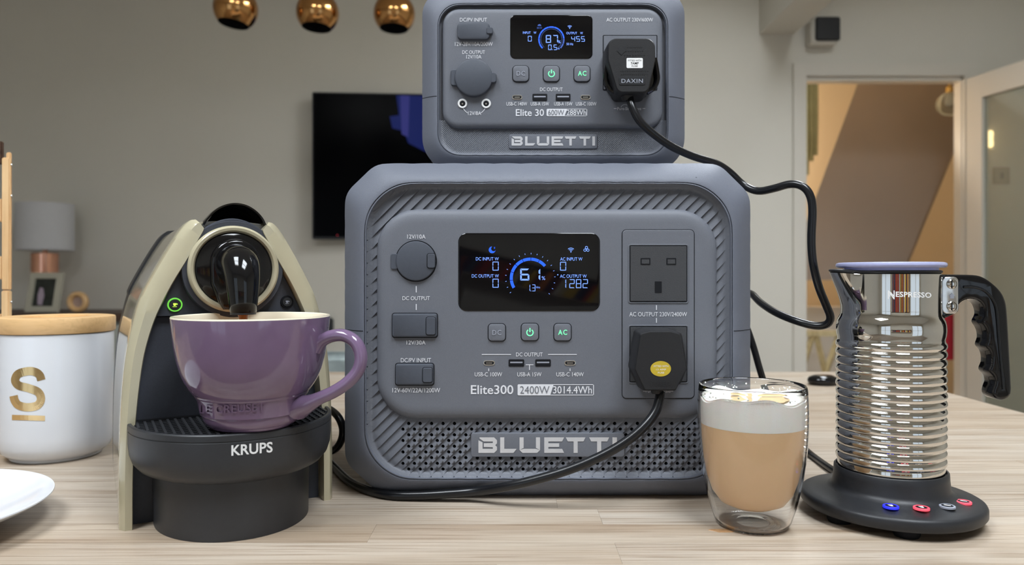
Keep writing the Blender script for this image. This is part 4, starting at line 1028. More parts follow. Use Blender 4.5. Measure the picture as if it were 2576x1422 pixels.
# ================================================================== double-walled glass of milky coffee
GX, GY = .1876, .5745
gl = thing('double_walled_glass', 'double walled glass of milky coffee topped with white foam', 'glass', (GX, GY, TZ))
og = [(.0, .0006), (.018, .0004), (.0245, .0), (.0268, .0012), (.0292, .0055), (.0322, .0150), (.0350, .0260), (.0376, .0390), (.0396, .0530), (.0410, .0670), (.0416, .0800), (.0417, .0900), (.0414, .0990), (.0408, .1060), (.0403, .1088)]
ig = [(.0396, .1098), (.0387, .1094), (.0383, .1070), (.0381, .0950), (.0378, .0800), (.0371, .0660), (.0357, .0520), (.0333, .0390), (.0296, .0280), (.0240, .0200), (.0150, .0158), (.0, .0145)]
co = [(.0, .0022), (.012, .0022), (.0155, .0030), (.0175, .0024), (.0240, .0022), (.0258, .0030), (.0278, .0065), (.0308, .0155), (.0337, .0265), (.0363, .0393), (.0383, .0532), (.0397, .0672), (.0403, .0800), (.0404, .0890), (.0401, .0970), (.0396, .1035), (.0392, .1062),
      (.0391, .1050), (.0391, .0950), (.0388, .0800), (.0381, .0660), (.0367, .0514), (.0342, .0381), (.0304, .0270), (.0245, .0189), (.0153, .0146), (.0, .0133)]
# glass: outer wall, rim and the short free lip of the inner wall; below the lip the drink fills the inner wall
lip_in = [(.0396, .1098), (.0387, .1094), (.0383, .1070), (.0382, .1000), (.0391, .1000), (.0391, .1050), (.0393, .1063)]
cav = [q for q in reversed(co[:17])]
V, Fc = lathe(og + lip_in + cav, 96)
gob = mk('glass_walls', V, Fc, M_GLASS, gl, ang=80)
e = .0004
V, Fc = lathe([(.0, .0133), (.0153, .0146), (.0245, .0189), (.0304, .0270), (.0342, .0381), (.0367, .0514), (.0381, .0660), (.0388, .0790), (.0, .0790)], 72); mk('milky_coffee', V, Fc, M_COFFEE, gl, ang=50)
rings = []
for r, z in ((.0, .0791), (.0388, .0791), (.0390, .0880), (.0391, .0950), (.0391, .0998), (.0380, .1000), (.0378, .1012), (.0360, .0985), (.0300, .0965), (.0200, .0965), (.010, .0972), (.0, .0975)):
    rings.append([((r or 1e-6) * math.cos(2 * pi * j / 72), (r or 1e-6) * math.sin(2 * pi * j / 72), z + (.0018 * math.sin(3 * j * 2 * pi / 72 + 1) + .0012 * math.sin(7 * j * 2 * pi / 72) if z > .0961 and r > .005 else 0)) for j in range(72)])
V, Fc = loft(rings, False, False); mk('milk_foam', V, Fc, M_FOAM, gl, ang=60)
rings = []
for k in (1.0, .7, .3, .02):
    rings.append([(.006 + k * .022 * math.cos(2 * pi * j / 40) * (1 + .14 * math.sin(3 * j * 2 * pi / 40)), -.004 + k * .013 * math.sin(2 * pi * j / 40) * (1 + .12 * math.sin(5 * j * 2 * pi / 40)), .0978 + .0009 * (1 - k)) for j in range(40)])
V, Fc = loft(rings, False, True); mk('coffee_swirl', V, Fc, M_CREMA, gl, ang=60)
V, Fc = glyphs('www.bodum.com', 0, 1.1)
mk('maker_lettering', [((.0205 + y * .0032) * math.cos(-1.25 + x * 1.5), (.0205 + y * .0032) * math.sin(-1.25 + x * 1.5), .0021) for x, y in V], Fc, M_STICKER, gl, smooth=False, fix=False)
# milk droplets clinging to the wall over the foam
MB_d = MB()
for k in range(70):
    a = random.uniform(0, 2 * pi); z = .1010 + abs(random.gauss(0, .0022)); r0 = random.uniform(.0003, .0008)
    cx_, cy_ = .0381 * math.cos(a), .0381 * math.sin(a)
    V, Fc = lathe([(1e-5, -r0), (r0 * .8, -r0 * .5), (r0, 0), (r0 * .8, r0 * .5), (1e-5, r0)], 7)
    MB_d.add([(cx_ + x, cy_ + y, z + q) for x, y, q in V], Fc)
o = MB_d.build('milk_droplets', M_FOAM, gl); o['kind'] = 'stuff'

sp_ = thing('coffee_spill', 'thin brown coffee drip on the worktop beside the glass', 'spill', tuple(PT(1822, 1336)))
rings = [[(k * (.010 + .003 * math.sin(3 * a)) * math.cos(a), k * (.0045 + .001 * math.cos(2 * a)) * math.sin(a), h) for a in [2 * pi * j / 28 for j in range(28)]] for k, h in ((1.0, 0), (.96, .0003), (.5, .0004))]
V, Fc = loft(rings, False, True); mk('drip', V, Fc, mat('thin_coffee', srgb(176, 136, 96), .15, var=.1, vscale=200), sp_)

# ================================================================== milk frother jug on its powered base
FA = math.radians(27.2); FD = .674; FX, FY = FD * math.sin(FA), FD * math.cos(FA)
base = thing('frother_base', 'round black powered base with lit touch buttons under the frother jug', 'appliance base', (FX, FY, TZ))
V, Fc = lathe([(.0, .006), (.060, .006), (.0665, .0070), (.0680, .0090), (.0680, .0140), (.0672, .0158), (.0655, .0168), (.0600, .0178), (.0480, .0205), (.0448, .0222), (.0432, .0252), (.0424, .0330), (.0421, .0380), (.0414, .0388), (.0404, .0388), (.0402, .0362), (.0, .0362)], 96)
mk('base_body', V, Fc, M_BLACK, base, ang=40)
for a in (-105, -20, 100, 200):
    c, s = .052 * math.cos(math.radians(a)), .052 * math.sin(math.radians(a))
    V, Fc = lathe([(.0, 0), (.0085, 0), (.0095, .002), (.0095, .0065), (.0, .0065)], 20, c, s); mk('foot', V, Fc, M_GROOVE, base)
for px, py, m_, pose in ((2241, 1274, M_LEDBLUE, 0), (2318, 1278, M_RED, 1), (2383, 1274, M_PRINTDIM, 2), (2424, 1263, M_RED, 3)):
    zz = .0196; c = PT(px, py, zz); cx_, cy_ = c.x - FX, c.y - FY; rr0 = math.hypot(cx_, cy_); zz = .0205 - (rr0 - .048) * .225 + .0004
    c = PT(px, py, zz); cx_, cy_ = c.x - FX, c.y - FY
    rg = lambda r, z: (r, z)
    V, Fc = lathe([(.0056, zz - .001), (.0056, zz + .0003), (.0052, zz + .0006), (.0042, zz + .0006), (.0041, zz + .0002)], 32, cx_, cy_); b = mk('touch_button', V, Fc, m_, base)
    V, Fc = lathe([(.0041, zz + .0004), (.0, zz + .0005)], 24, cx_, cy_); mk('button_face', V, Fc, M_GROOVE, b)
    tri = [(-.0018, .0016), (.0018, .0016), (.0008, -.0024), (-.0008, -.0024)] if pose < 2 else [(-.0024, .0012), (-.0006, .0020), (.0024, -.0004), (.0018, -.0016), (-.0010, -.0004)]
    mk('jug_symbol', [(cx_ + x, cy_ + y, zz + .0007) for x, y in tri], [tuple(range(len(tri)))], M_STICKER, b, smooth=False, fix=False)
fj = thing('milk_frother_jug', 'chrome ribbed milk frother jug with black handle and lilac lid', 'jug', (FX, FY, TZ + .0362))
def zj(py): return CH - (py - HY) * FY / F - .0362
HA = math.radians(-4.0)
jp = [(.0, .0002), (.0375, .0002), (.0390, .0010), (.0394, .0025), (.0394, .0060), (.0390, .0072)]
z0 = .0072; nrib = 15; pitch = (zj(856) - z0) / nrib
for k in range(nrib):
    for q in range(1, 9):
        t = q / 8; jp.append((.0394 + .0014 * math.sin(pi * t) ** .85, z0 + (k + t) * pitch))
zt0 = z0 + nrib * pitch
jp += [(.0393, zt0 + .002), (.0401, zt0 + .0050), (.0404, zt0 + .0090), (.0402, zt0 + .0130), (.0394, zt0 + .0165), (.0382, zt0 + .0190), (.0372, zt0 + .0210), (.0369, zt0 + .0240)]
zr = zj(690)
for k in range(1, 15): jp.append((.0369, zt0 + .0240 + (zr - zt0 - .0240) * k / 14))
jp += [(.0362, zr + .0004), (.0356, zr - .001), (.0356, zr - .02)]
SPA = pi + HA
def spout_warp(V, lo, hi, amt):
    out = []
    for x, y, z in V:
        r = math.hypot(x, y); a = math.atan2(y, x) - SPA; a = (a + pi) % (2 * pi) - pi
        w = max(0, min(1, (z - lo) / (hi - lo))); k = max(0, math.cos(a * 2.6)) if abs(a) < .6 else 0
        d = amt * w ** 1.15 * k ** 1.6; out.append(((r + d) * x / r if r > 1e-5 else x, (r + d) * y / r if r > 1e-5 else y, z + d * .12))
    return out
V, Fc = lathe(jp, 160); V = spout_warp(V, zr - .026, zr, .0105); mk('jug_body', V, Fc, M_CHROME, fj, ang=60)
V, Fc = lathe([(.02, zr - .002), (.0355, zr - .002), (.0360, zr + .0006), (.0372, zr + .0012), (.0374, zr + .0024), (.0362, zr + .0030), (.02, zr + .0030)], 120)
V = spout_warp(V, zr - .026, zr, .0105); mk('lid_seal', V, Fc, M_BLACK, fj, ang=50)
V, Fc = lathe([(.0, zr + .002), (.0345, zr + .002), (.0348, zr + .0050), (.0392, zr + .0052), (.0404, zr + .0060), (.0407, zr + .0074), (.0402, zr + .0088), (.0385, zr + .0094), (.030, zr + .0096), (.0, zr + .0098)], 96); mk('lid', V, Fc, M_LIDBLUE, fj, ang=50)
# handle: outline on a vertical plane through the jug's axis, front face nearer the camera
hd = Vector((math.cos(HA), math.sin(HA), 0)); hn = Vector((math.sin(HA), -math.cos(HA), 0)); HT = .0085
def hpl(px, py, off):
    o = Vector((0, 0, CZ)) - Vector((FX, FY, TZ + .0362)); d = Vector(((px - CX) / F, 1, (HY - py) / F)); t = (off - o.dot(hn)) / d.dot(hn); return o + d * t
hpx = [(2372, 691), (2400, 691), (2449.5, 692), (2473.6, 697), (2497.6, 712), (2519, 733), (2531, 757), (2536, 789), (2540.4, 864), (2545, 950), (2546, 984), (2540, 1000), (2524, 1008), (2508, 1004), (2500, 993),
       (2502, 978), (2507, 964), (2503, 949), (2491, 934), (2497, 916), (2497, 898), (2492, 884), (2482, 871), (2487, 853), (2486, 838), (2481, 825), (2473, 811), (2480, 795), (2480, 782), (2474, 767), (2462, 757), (2444, 752), (2424, 758), (2411, 772), (2406, 786), (2396, 793), (2372, 794)]
h2 = catmull([Vector((*q, 0)) for q in hpx + [hpx[0]]], 3)[:-1]
front = [hpl(p.x, p.y, HT) for p in h2]
hc_ = sum(front, Vector()) / len(front)
def hring(off, ins):
    n = len(front); out = []
    for i, p in enumerate(front):
        t = (front[(i + 1) % n] - front[i - 1]).normalized(); nrm = t.cross(hn).normalized()
        out.append(p + nrm * ins * HSGN + hn * (off - HT))
    return out
HSGN = 1
ts = (front[1] - front[-1]).normalized().cross(hn)
HSGN = 1 if ts.dot(hc_ - front[0]) > 0 else -1
V, Fc = loft([hring(-HT + .0015, .0015), hring(-HT, .0), hring(-HT + .001, -.0002), hring(HT - .0022, 0), hring(HT - .0007, .0006), hring(HT, .0022)], True, True)
hob = mk('handle', V, Fc, M_GLOSS, fj, ang=50)
hv = [Vector((*q, 0)) for q in ((2424, 722), (2446, 722), (2470, 728), (2490, 744), (2504, 768), (2509, 800), (2514, 870), (2520, 935), (2524, 980))]
V, Fc = sweep([hpl(p.x, p.y, HT + .0001) for p in catmull(hv, 6)], .0011, 10); mk('handle_ridge', V, Fc, M_GLOSS, hob, ang=60)
def hplate(name, loop, lv_, m, parent):
    c = (sum(p[0] for p in loop) / len(loop), sum(p[1] for p in loop) / len(loop))
    rings = [[hpl(c[0] + (x - c[0]) * k, c[1] + (y - c[1]) * k, HT + d) for x, y in loop] for k, d in lv_]
    V, Fc = loft(rings, False, True); return mk(name, V, Fc, m, parent, ang=40)
mp = hplate('fixing_plate', rrect(2371, 697, 2411, 789, 11, 6), [(1, -.001), (1, .0006), (.96, .0011)], M_STEEL, fj)
for sy in (715, 771):
    sc_w = hplate('screw', [(2395 + 13 * math.cos(2 * pi * k / 24), sy + 13 * math.sin(2 * pi * k / 24)) for k in range(24)], [(1, .0010), (.95, .0018), (.7, .0026), (.3, .0030)], M_CHROME, mp)
    hplate('screw_slot', [(2393.6, sy - 11), (2396.4, sy - 11), (2396.4, sy + 11), (2393.6, sy + 11)], [(1, .0022), (.99, .0032)], M_GROOVE, mp)
hplate('stamp', [(2387, 745), (2395, 737), (2403, 745), (2400, 745), (2400, 751), (2390, 751), (2390, 745)], [(1, .0012), (.99, .0013)], M_PRINTDIM, mp)
# block that ties the handle to the body
V, Fc = loft([[hpl(x, y, o_) for x, y in ((2366, 692), (2378, 692), (2378, 793), (2366, 793))] for o_ in (-HT, HT)]); mk('handle_mount', V, Fc, M_GLOSS, fj, smooth=False)
emboss('maker_lettering', 'NESPRESSO', 2290, 741.5, 106, 13.5, FX, FY, .0369, fj, fj, M_STICKER, .0002, .024, 0, 3)
emboss('maker_lettering', 'N', 2242, 742, 17, 22, FX, FY, .0369, fj, fj, M_STICKER, .00025, .004, 0, 0)

# ================================================================== canister, plate, wooden stand
CAX, CAY = -.4950, .800
ca = thing('storage_canister', 'white ceramic canister with a gold letter S and wooden lid', 'canister', (CAX, CAY, TZ))
hB = .1335
V, Fc = lathe([(.0, .001), (.040, .001), (.0425, .0), (.0435, .0012), (.0430, .0030), (.0465, .0045), (.0515, .0090), (.0540, .0160), (.0548, .0260), (.0550, .060), (.0550, hB - .003), (.0546, hB), (.0530, hB), (.0525, hB - .004), (.0515, .02), (.0, .012)], 96)
mk('canister_body', V, Fc, M_CERAMIC, ca, ang=50)
V, Fc = lathe([(.0, hB - .008), (.0508, hB - .008), (.0510, hB + .0004), (.0558, hB + .0006), (.0566, hB + .0018), (.0566, hB + .0150), (.0560, hB + .0168), (.0545, hB + .0172), (.0335, hB + .0172), (.0325, hB + .0166), (.0318, hB + .0110), (.0300, hB + .0088), (.0, hB + .0086)], 96)
mk('wooden_lid', V, Fc, W_LID, ca, ang=40)
V, Fc = lathe([(.0520, hB - .0002), (.0552, hB + .0004), (.0520, hB + .0008)], 72); mk('lid_seal', V, Fc, M_GROOVE, ca)
sc_pts = catmull([Vector((*q, 0)) for q in ((104, 957), (100, 945), (90, 937), (72, 934), (46, 941), (38, 957), (47, 970), (72, 977), (96, 987), (103, 1004), (94, 1020), (70, 1025), (47, 1020), (37, 1008), (34, 996))], 6)
sv = []; sn = len(sc_pts)
for i_, p_ in enumerate(sc_pts):
    t_ = (sc_pts[min(i_ + 1, sn - 1)] - sc_pts[max(i_ - 1, 0)]).normalized()
    sv += [cyl_text(p_.x - t_.y * w_, p_.y + t_.x * w_, CAX, CAY, .0550, .00025, Vector(ca.location)) for w_ in (-10.5, 0, 10.5)]
mk('gold_letter', sv, [(3 * i_ + j_, 3 * i_ + j_ + 1, 3 * i_ + j_ + 4, 3 * i_ + j_ + 3) for i_ in range(sn - 1) for j_ in range(2)], M_GOLD, ca, smooth=False, fix=False)
mk('gold_bar', [cyl_text(30 + 83 * k / 8, y + .3 * k, CAX, CAY, .055, .00025, Vector(ca.location)) for y in (1044, 1057) for k in range(9)], [(k, k + 1, k + 10, k + 9) for k in range(8)], M_GOLD, ca, smooth=False, fix=False)

pt = thing('side_plate', 'plain white ceramic plate at the front corner of the worktop', 'plate', (-.466, .545, TZ))
V, Fc = lathe([(.0, .0020), (.052, .0018), (.055, .0), (.058, .0008), (.066, .0040), (.086, .0110), (.102, .0182), (.1070, .0212), (.1082, .0222), (.1080, .0230), (.1062, .0226), (.098, .0188), (.082, .0120), (.066, .0070), (.055, .0056), (.0, .0052)], 96)
mk('plate_body', V, Fc, M_CERAMIC, pt, ang=60)

ws = thing('wooden_stand', 'upright pale beech stand with small pegs behind the canister', 'stand', (-.625, .905, TZ))
wl = lambda x, y, Y: P(x, y, Y) - Vector(ws.location)
def strip(name, x0, y0, x1, y1, Ya, Yb, m=W_BEECH, r=.0012):
    a = wl(x0, y0, Ya); b = wl(x1, y1, Ya); return bevel_box(name, a.x, b.x, Ya - .905, Yb - .905, max(b.z, 0), a.z, m, ws, r)
strip('upright', 3, 396, 24, 730, .892, .8955); strip('upright', 14, 383, 27, 730, .8956, .8985)
zf = wl(0, 730, .892).z
bevel_box('lower_upright', wl(2, 0, .892).x, wl(22, 0, .892).x, -.013, -.0065, 0, zf - .0006, W_BEECH, ws, .0012)
for yy in (415, 493, 760):
    c = wl(29, yy, .8965); V, Fc = sweep([Vector((c.x - .004, -.0085, c.z)), Vector((c.x + .0002, -.0085, c.z)), Vector((c.x + .0012, -.0085, c.z))], [.0016, .0016, .0008], 10); mk('peg', V, Fc, M_STEEL, ws)
x_l = wl(3, 0, .892).x
for k, zz in enumerate((.05, .12, .19, .26, .33)): bevel_box('rail', x_l - .26, x_l, -.012, -.007, zz, zz + .028, W_DARK if k == 4 else W_BEECH, ws, .0012)
bevel_box('upright', x_l - .285, x_l - .26, -.013, -.0065, 0, .345, W_BEECH, ws, .0012)
bevel_box('foot', x_l - .285, x_l - .02, -.06, .06, 0, .012, W_BEECH, ws, .002)

kf = thing('key_fob', 'small black oval key fob with a silver end lying near the far edge', 'key fob', tuple(PT(2070, 968)))
def fob(rx, ry, rz_, cx_): 
    return [[(cx_ + rx * s_ * math.cos(2 * pi * j / 28), ry * s_ * math.sin(2 * pi * j / 28), z_) for j in range(28)] for s_, z_ in ((.8, 0), (.97, rz_ * .25), (1, rz_ * .5), (.9, rz_ * .8), (.6, rz_))]
V, Fc = loft(fob(.027, .022, .017, 0)); mk('fob_case', V, Fc, M_GLOSS, kf, ang=50)
V, Fc = loft(fob(.012, .010, .008, .037)); mk('key_ring', V, Fc, M_CHROME, kf, ang=50)
V, Fc = loft([[(x * .45 - .003, y * .45 - .004, z * .05 + .0168) for x, y, z in r_] for r_ in fob(.02, .018, .012, 0)]); mk('fob_button', V, Fc, M_STEEL, kf)

# ================================================================== background of the room
tv = thing('television', 'wall mounted black flat screen television with dark blue patches on the screen', 'television', (0, 0, 0))
tl = P(785, 231, 3.52); bl = P(793, 602, 3.52); tw = 1.27
tv.location = (tl.x, 3.52, bl.z); tv.rotation_euler = (0, 0, math.radians(4.0)); hh = tl.z - bl.z
bevel_box('cabinet', 0, tw, 0, .035, 0, hh, M_BLACK, tv, .004)
scn = MB().box(.008, tw - .008, -.0015, .0, .012, hh - .008).build('screen', M_TV, tv, smooth=False)
def tvq(pts, m, d): mk('screen_patch', [(u * tw, -.002 - d, hh * v) for u, v in pts], [tuple(range(len(pts)))], m, scn, smooth=False, fix=False)  # blue emissive patches laid over the screen
tvq([(.315, .985), (.60, .985), (.60, .60), (.45, .58), (.36, .66), (.345, .74), (.30, .76), (.29, .84), (.325, .85)], M_TVBLUE, 0)
tvq([(.33, .985), (.365, .985), (.36, .70), (.335, .72)], M_TVBLUE2, .0004)
MB().box(tw * .4, tw * .6, .035, .075, hh * .3, hh * .7).build('wall_bracket', M_GROOVE, tv, smooth=False)
MB().box(.118, .121, -.0022, -.0012, .018, .021).build('standby_light', M_RED, tv, smooth=False)

for (px, py, rp, tilt, Y_, lab) in ((593, 22, 56.5, 7, 2.42, 'copper globe lamp hanging furthest from the power stations, tilted to the right'), (799, 32, 55, 3, 2.48, 'middle one of the three hanging copper globe lamps'), (992, 35, 54, 1, 2.53, 'copper globe lamp hanging nearest to the small power station')):
    c = P(px, py, Y_); r = rp / F * Y_ / 1.04
    t = thing('pendant_lamp', lab, 'lamp', tuple(c), 0, 'copper pendant lamps'); t.rotation_euler = (math.radians(-4), math.radians(tilt), 0)
    pr = [(r * math.sin(a), r * math.cos(a)) for a in [pi * .76 - k * pi * .73 / 30 for k in range(31)]]
    V, Fc = lathe(pr + [(r * .06, r * 1.0)], 64); mk('globe_shade', V, Fc, M_COPPER, t, ang=60)
    V, Fc = lathe([(x * .972, z * .972 - (.0 if i else r * .012)) for i, (x, z) in enumerate(pr)], 64); mk('shade_lining', V, Fc, M_BLACK, t, ang=60)
    V, Fc = lathe([(.0, -r * .30), (r * .2, -r * .22), (r * .26, 0), (r * .18, r * .3), (.0, r * .9)], 24); mk('bulb', V, Fc, M_STICKER, t)
    V, Fc = lathe([(.0, r * .98), (r * .16, r * .98), (r * .16, r * 1.28), (r * .05, r * 1.34), (.004, r * 1.4), (.004, CEIL - c.z), (0, CEIL - c.z)], 20); mk('stem', V, Fc, M_COPPER, t)

# sideboard with a lamp, a photo frame and a wooden ring
sbz = P(0, 786, 3.28).z
sbx0, sbx1 = -2.75, P(420, 0, 3.2).x
sb = thing('sideboard', 'grey painted sideboard with dark wooden top against the far wall', 'sideboard', (-2.1, 3.36, 0))
MB().box(sbx0 + 2.1, sbx1 + 2.1, -.20, .22, sbz - .035, sbz).build('top', W_DARK, sb, smooth=False)
M_SBP = mat('sideboard_paint', srgb(168, 172, 166), 0.6, var=.02, vscale=4)
MB().box(sbx0 + 2.12, sbx1 + 2.08, -.18, .22, .06, sbz - .035).build('carcass', M_SBP, sb, smooth=False)
for k in range(3):
    xa = sbx0 + 2.13 + k * (sbx1 - sbx0 - .06) / 3
    d = bevel_box('sideboard_door', xa, xa + (sbx1 - sbx0 - .06) / 3 - .01, -.198, -.18, .1, sbz - .05, M_SBP, sb, .003)
    V, Fc = lathe([(.0, 0), (.012, 0), (.014, .01), (.0, .018)], 16); mk('knob', [(xa + .06 + x, -.198 - z, sbz - .3 + y) for x, y, z in V], Fc, M_BRASS, d)
for x in (sbx0 + 2.15, sbx1 + 2.0):
    for y in (-.15, .15): MB().box(x, x + .05, y, y + .05, 0, .06).build('leg', W_DARK, sb, smooth=False)
lc0 = P(113, 0, 3.40); lp = thing('table_lamp', 'table lamp with white drum shade and copper cylinder base', 'lamp', (lc0.x, 3.40, sbz))
zz = lambda py, Y_=3.40: P(0, py, Y_).z - sbz
rs = 76 / F * 3.40 / 1.17
V, Fc = lathe([(rs, zz(630)), (rs * .99, zz(513)), (rs * .975, zz(513)), (rs * .985, zz(630))], 64, closed=True); mk('shade', V, Fc, M_SHADE, lp)
V, Fc = lathe([(.0, .0), (.056, .0), (.0565, .004), (.0565, zz(636) - .004), (.05, zz(636)), (.012, zz(636)), (.010, zz(560)), (.0, zz(560))], 48); mk('base', V, Fc, M_COPPER2, lp, ang=40)
pf0 = P(105, 0, 3.24); pf = thing('photo_frame', 'cream photo frame with dark picture leaning on the sideboard', 'picture frame', (pf0.x, 3.24, sbz + .002))
pf.rotation_euler = (math.radians(-12), 0, math.radians(-6))
wF, hF = 88 / F * 3.24, (782 - 681) / F * 3.24
b = MB(); t_ = .026
b.box(-wF / 2, -wF / 2 + t_, -.008, .008, 0, hF); b.box(wF / 2 - t_, wF / 2, -.008, .008, 0, hF); b.box(-wF / 2 + t_, wF / 2 - t_, -.008, .008, 0, t_); b.box(-wF / 2 + t_, wF / 2 - t_, -.008, .008, hF - t_, hF)
b.build('frame', M_FRAMEW, pf, smooth=False)
ph = MB().box(-wF / 2 + t_, wF / 2 - t_, .0, .006, t_, hF - t_).build('photograph', M_PHOTO, pf, smooth=False)
mk('pale_shape', [(-.026, -.0005, .035), (-.004, -.0005, .032), (.0, -.0005, .075), (-.01, -.0005, .108), (-.026, -.0005, .112), (-.032, -.0005, .08)], [(0, 1, 2, 3, 4, 5)], M_SKIN, ph, smooth=False, fix=False)
MB().box(-.02, .02, .008, .05, 0.014, hF * .7).build('strut', M_GROOVE, pf, smooth=False)
wr0 = P(196, 0, 3.24); wr = thing('wooden_ring_ornament', 'small pale wooden ring ornament beside the photo frame', 'ornament', (wr0.x, 3.24, sbz))
Ro = 27 / F * 3.24; rt = Ro * .26; cz_ = Ro
rings = []
for k in range(40):
    a = 2 * pi * k / 40; rings.append([((Ro - rt + rt * math.cos(2 * pi * j / 14)) * math.cos(a), rt * 1.3 * math.sin(2 * pi * j / 14), cz_ + (Ro - rt + rt * math.cos(2 * pi * j / 14)) * math.sin(a)) for j in range(14)])
V, Fc = loft(rings, close=True); mk('ring', V, Fc, W_LID, wr)
V, Fc = lathe([(.0, 0), (Ro - rt * 1.6, 0), (Ro - rt * 1.6, .01), (.0, .01)], 32); mk('ring_face', [(x, z, cz_ + y) for x, y, z in V], Fc, M_PINK, wr)

# dining chair with striped cover behind the worktop, seen between the machine and the large power station
dcx_ = -.50; ch = thing('dining_chair', 'chair with grey green striped back seen beyond the worktop', 'chair', (dcx_, 1.98, 0))
zb = P(0, 888, 1.95).z
bevel_box('backrest', -.21, .21, -.03, .03, .52, zb, M_STRIPE, ch, .02, 3); bevel_box('seat', -.22, .22, -.05, .38, .43, .48, M_STRIPE, ch, .015, 3)
for x in (-.19, .19):
    for y in (-.01, .34): bevel_box('leg', x - .018, x + .018, y - .018, y + .018, 0, .44, W_DARK, ch, .003)
    bevel_box('back_post', x - .015, x + .015, -.02, .01, .44, .56, W_DARK, ch, .003)
wsb = thing('wall_switch', 'small dark wall switch just right of the purple cup', 'switch', tuple(P(826, 858, BACK)))
bevel_box('switch_plate', -.03, .028, -.03, 0.0, 0, .115, M_BLACK, wsb, .008, 3); bevel_box('rocker', -.012, .012, -.034, -.029, .03, .085, M_RUBBER, wsb, .002)

bs0 = P(2032, 122, BACK); spk = thing('wall_speaker', 'small black square wall speaker mounted above the door frame', 'speaker', (bs0.x, BACK, bs0.z))
ws_ = 62 / F * BACK; bevel_box('speaker_box', -.012, ws_ * .98, -.075, 0, 0, ws_, M_TRIM, spk, .008, 3); bevel_box('speaker_grille', .004, ws_ + .002, -.088, -.074, .012, ws_ + .006, M_BLACK, spk, .006, 3)
ls0 = P(2497, 464, BACK); lsw = thing('light_switch', 'square light switch on the wall behind the glass door', 'switch', (ls0.x, BACK, ls0.z))
bevel_box('switch_plate', 0, .083, -.009, 0, 0, .083, mat('switch_grey', srgb(150, 150, 140), .4, var=.02), lsw, .003); bevel_box('rocker', .034, .05, -.013, -.008, .026, .056, M_RUBBER, lsw, .002)

# hall lamp: brass rose, short stem, clear globe with a warm bulb
hl0 = P(2388, 262, 4.0); hl = thing('hall_lamp', 'clear glass globe lamp on a brass fitting in the hall', 'lamp', (hl0.x, 4.0, hl0.z))
V, Fc = lathe([(.065 * math.sin(pi * k / 24) + 1e-6, .065 * math.cos(pi * k / 24)) for k in range(1, 25)], 40); mk('globe', V, Fc, M_DOORGLASS, hl)
V, Fc = lathe([(.0, .06), (.02, .06), (.02, .09), (.008, .10), (.008, .14), (.05, .15), (.052, .165), (.008, .17), (.008, CEIL - hl0.z), (0, CEIL - hl0.z)], 28); mk('fitting', V, Fc, M_BRASS, hl)
V, Fc = lathe([(.0, -.01), (.012, -.004), (.016, .01), (.010, .04), (.0, .06)], 20); mk('bulb', V, Fc, M_STICKER, hl)
ld = bpy.data.lights.new('hall_bulb_light', 'POINT'); ld.energy = 26; ld.color = (1.0, .85, .68); ld.shadow_soft_size = .06
lo = bpy.data.objects.new('hall_bulb_light', ld); COL.objects.link(lo); lo.location = (1.35, 4.75, 1.9)
wl2 = thing('hall_wall_light', 'warm glowing wall lamp in the hall beyond the doorway', 'lamp', (1.18, 4.92, 1.86))
V, Fc = lathe([(.0, -.06), (.035, -.05), (.045, 0), (.035, .05), (.0, .06)], 24); mk('glowing_shape', V, Fc, M_WARMGLOW, wl2); MB().box(-.03, .03, .03, .08, -.03, .03).build('wall_mount', M_BRASS, wl2, smooth=False)
door_glint = thing('added_lamp_glint', 'small added glow standing in for a lamp reflected in the glass door', 'lamp', tuple(P(2485, 352, BACK)))
V, Fc = lathe([(.0, -.042), (.010, -.040), (.014, -.030), (.013, -.008), (.011, 0), (.013, .008), (.014, .030), (.010, .040), (.0, .042)], 20, 0, -.022); mk('glowing_shape', V, Fc, M_WARMGLOW, door_glint)  # glow added to stand in for a lamp's reflection on the door glass
MB().box(-.012, .012, -.012, 0, -.02, .02).build('wall_mount', M_BRASS, door_glint, smooth=False)
# curtain folds at the left of the doorway, pale wooden folding steps and a red bag in the hall
for k, (xa, xb, ya, yb) in enumerate(((2024, 2036, 238, 440), (2038, 2045, 230, 405), (2048, 2056, 222, 390))):
    a = P(xa, yb, 4.62); b_ = P(xb, ya, 4.62)
    if k == 0: cu = thing('hall_curtain', 'sage green curtain hanging at the left side of the hall', 'curtain', (a.x, 4.62, a.z))
    V, Fc = lathe([(.012, P(0, yb, 4.62).z - a.z if k == 0 else P(0, yb, 4.62).z - cu.location.z), (.016, (P(0, (ya + yb) / 2, 4.62).z - cu.location.z)), (.015, P(0, ya, 4.62).z - cu.location.z), (.013, CEIL - cu.location.z)], 14, (P((xa + xb) / 2, 0, 4.62).x - cu.location.x), 0)
    mk('curtain_fold', V, Fc, M_CURTAIN, cu)
stp = thing('folding_steps', 'pale wooden folding steps standing in the hall', 'step ladder', (P(2050, 0, 4.0).x, 4.0, 0))
for (xa, ya, xb, yb) in ((2008, 960, 2046, 838), (2074, 930, 2052, 838), (2070, 960, 2112, 838)):
    a = P(xa, ya, 4.0) - Vector(stp.location); b_ = P(xb, yb, 4.0) - Vector(stp.location); d_ = (b_ - a); a2 = a - d_ * (a.z / d_.z)
    V, Fc = sweep([a2, a2 + d_ * .01 / d_.length, b_], .017, 4); mk('leg', V, Fc, W_PALE, stp, smooth=False)
MB().box(-.11, .14, -.02, .02, P(0, 846, 4.0).z, P(0, 832, 4.0).z).build('top_step', W_PALE, stp, smooth=False)
rb = thing('red_bag', 'red fabric bag hanging in the hall behind the jug handle', 'bag', tuple(P(2386, 905, 3.75)))
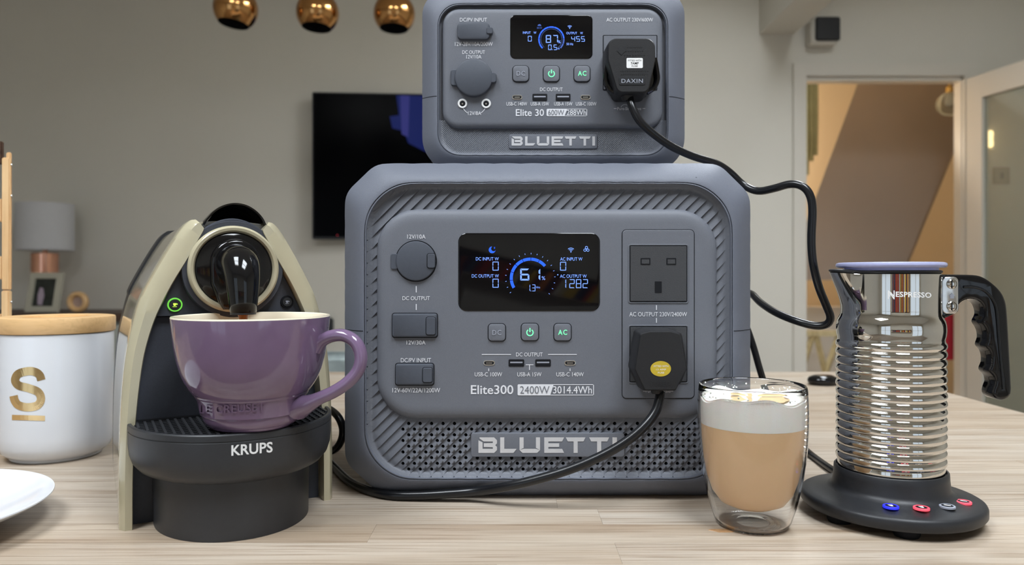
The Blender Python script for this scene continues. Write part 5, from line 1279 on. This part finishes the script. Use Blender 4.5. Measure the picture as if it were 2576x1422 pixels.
V, Fc = loft([[(s_ * x, y * .6, z) for x, y in rrect(-.045, -.03, .045, .03, .02, 4)] for s_, z in ((.7, 0), (1, .02), (1.05, .1), (.9, .2), (.6, .23))]); mk('bag_body', V, Fc, M_REDBAG, rb, ang=60)
V, Fc = sweep(catmull([Vector((-.03, 0, .22)), Vector((-.02, 0, .3)), Vector((0, 0, .33)), Vector((.02, 0, .3)), Vector((.03, 0, .22))], 5), .005, 8); mk('strap', V, Fc, M_REDBAG, rb)
MB().box(-.004, .004, -.092, .0, .318, .326).build('hook', M_BRASS, rb, smooth=False)

# bookshelf on the rear wall behind the camera, mirrored in the jug and the cup
bk = thing('wall_bookshelf', 'long oak bookshelf on the wall mirrored in the chrome jug', 'shelf', (0, REAR, .92))
for z in (0, .36): bevel_box('shelf_board', -1.0, 1.15, .002, .24, z - .022, z, W_OAK, bk, .002)
for x in (-.98, .08, 1.13): bevel_box('shelf_upright', x - .01, x + .01, .002, .22, 0, .338, W_OAK, bk, .002)
BC = [srgb(*c) for c in ((196, 62, 40), (226, 132, 40), (44, 58, 96), (230, 224, 212), (120, 36, 44), (70, 92, 110), (34, 34, 38), (206, 190, 150), (150, 84, 60), (96, 110, 130), (228, 190, 70), (60, 40, 70))]
BM = [mat('book_cloth_%d' % i, c, .55, var=.05, vscale=40) for i, c in enumerate(BC)]
CN = ['red', 'orange', 'navy', 'white', 'maroon', 'slate blue', 'black', 'cream', 'tan', 'grey blue', 'yellow', 'plum']
ORD = 'first second third fourth fifth sixth seventh eighth ninth tenth eleventh twelfth thirteenth fourteenth fifteenth sixteenth seventeenth eighteenth nineteenth twentieth'.split()
ORD += ['twenty-' + w_ for w_ in ORD[:9]] + ['thirtieth'] + ['thirty-' + w_ for w_ in ORD[:9]]
x = -.95; k = 0
while x < 1.05 and k < len(ORD):
    w = random.uniform(.034, .078); h = random.uniform(.21, .31); i = random.randrange(len(BM))
    if abs(x + w / 2 - .08) > .06:
        bo = thing('book', '%s book, %s from the left end of the rear bookshelf' % (CN[i], ORD[k]), 'book', (x, REAR + .02, .92), 0, 'books on the rear bookshelf')
        bevel_box('cover', 0, w, .0, .17, 0, h, BM[i], bo, .003); bevel_box('pages', .003, w - .003, -.003, .0, .004, h - .004, M_STICKER, bo, .0008)
        k += 1
    x += w + .002
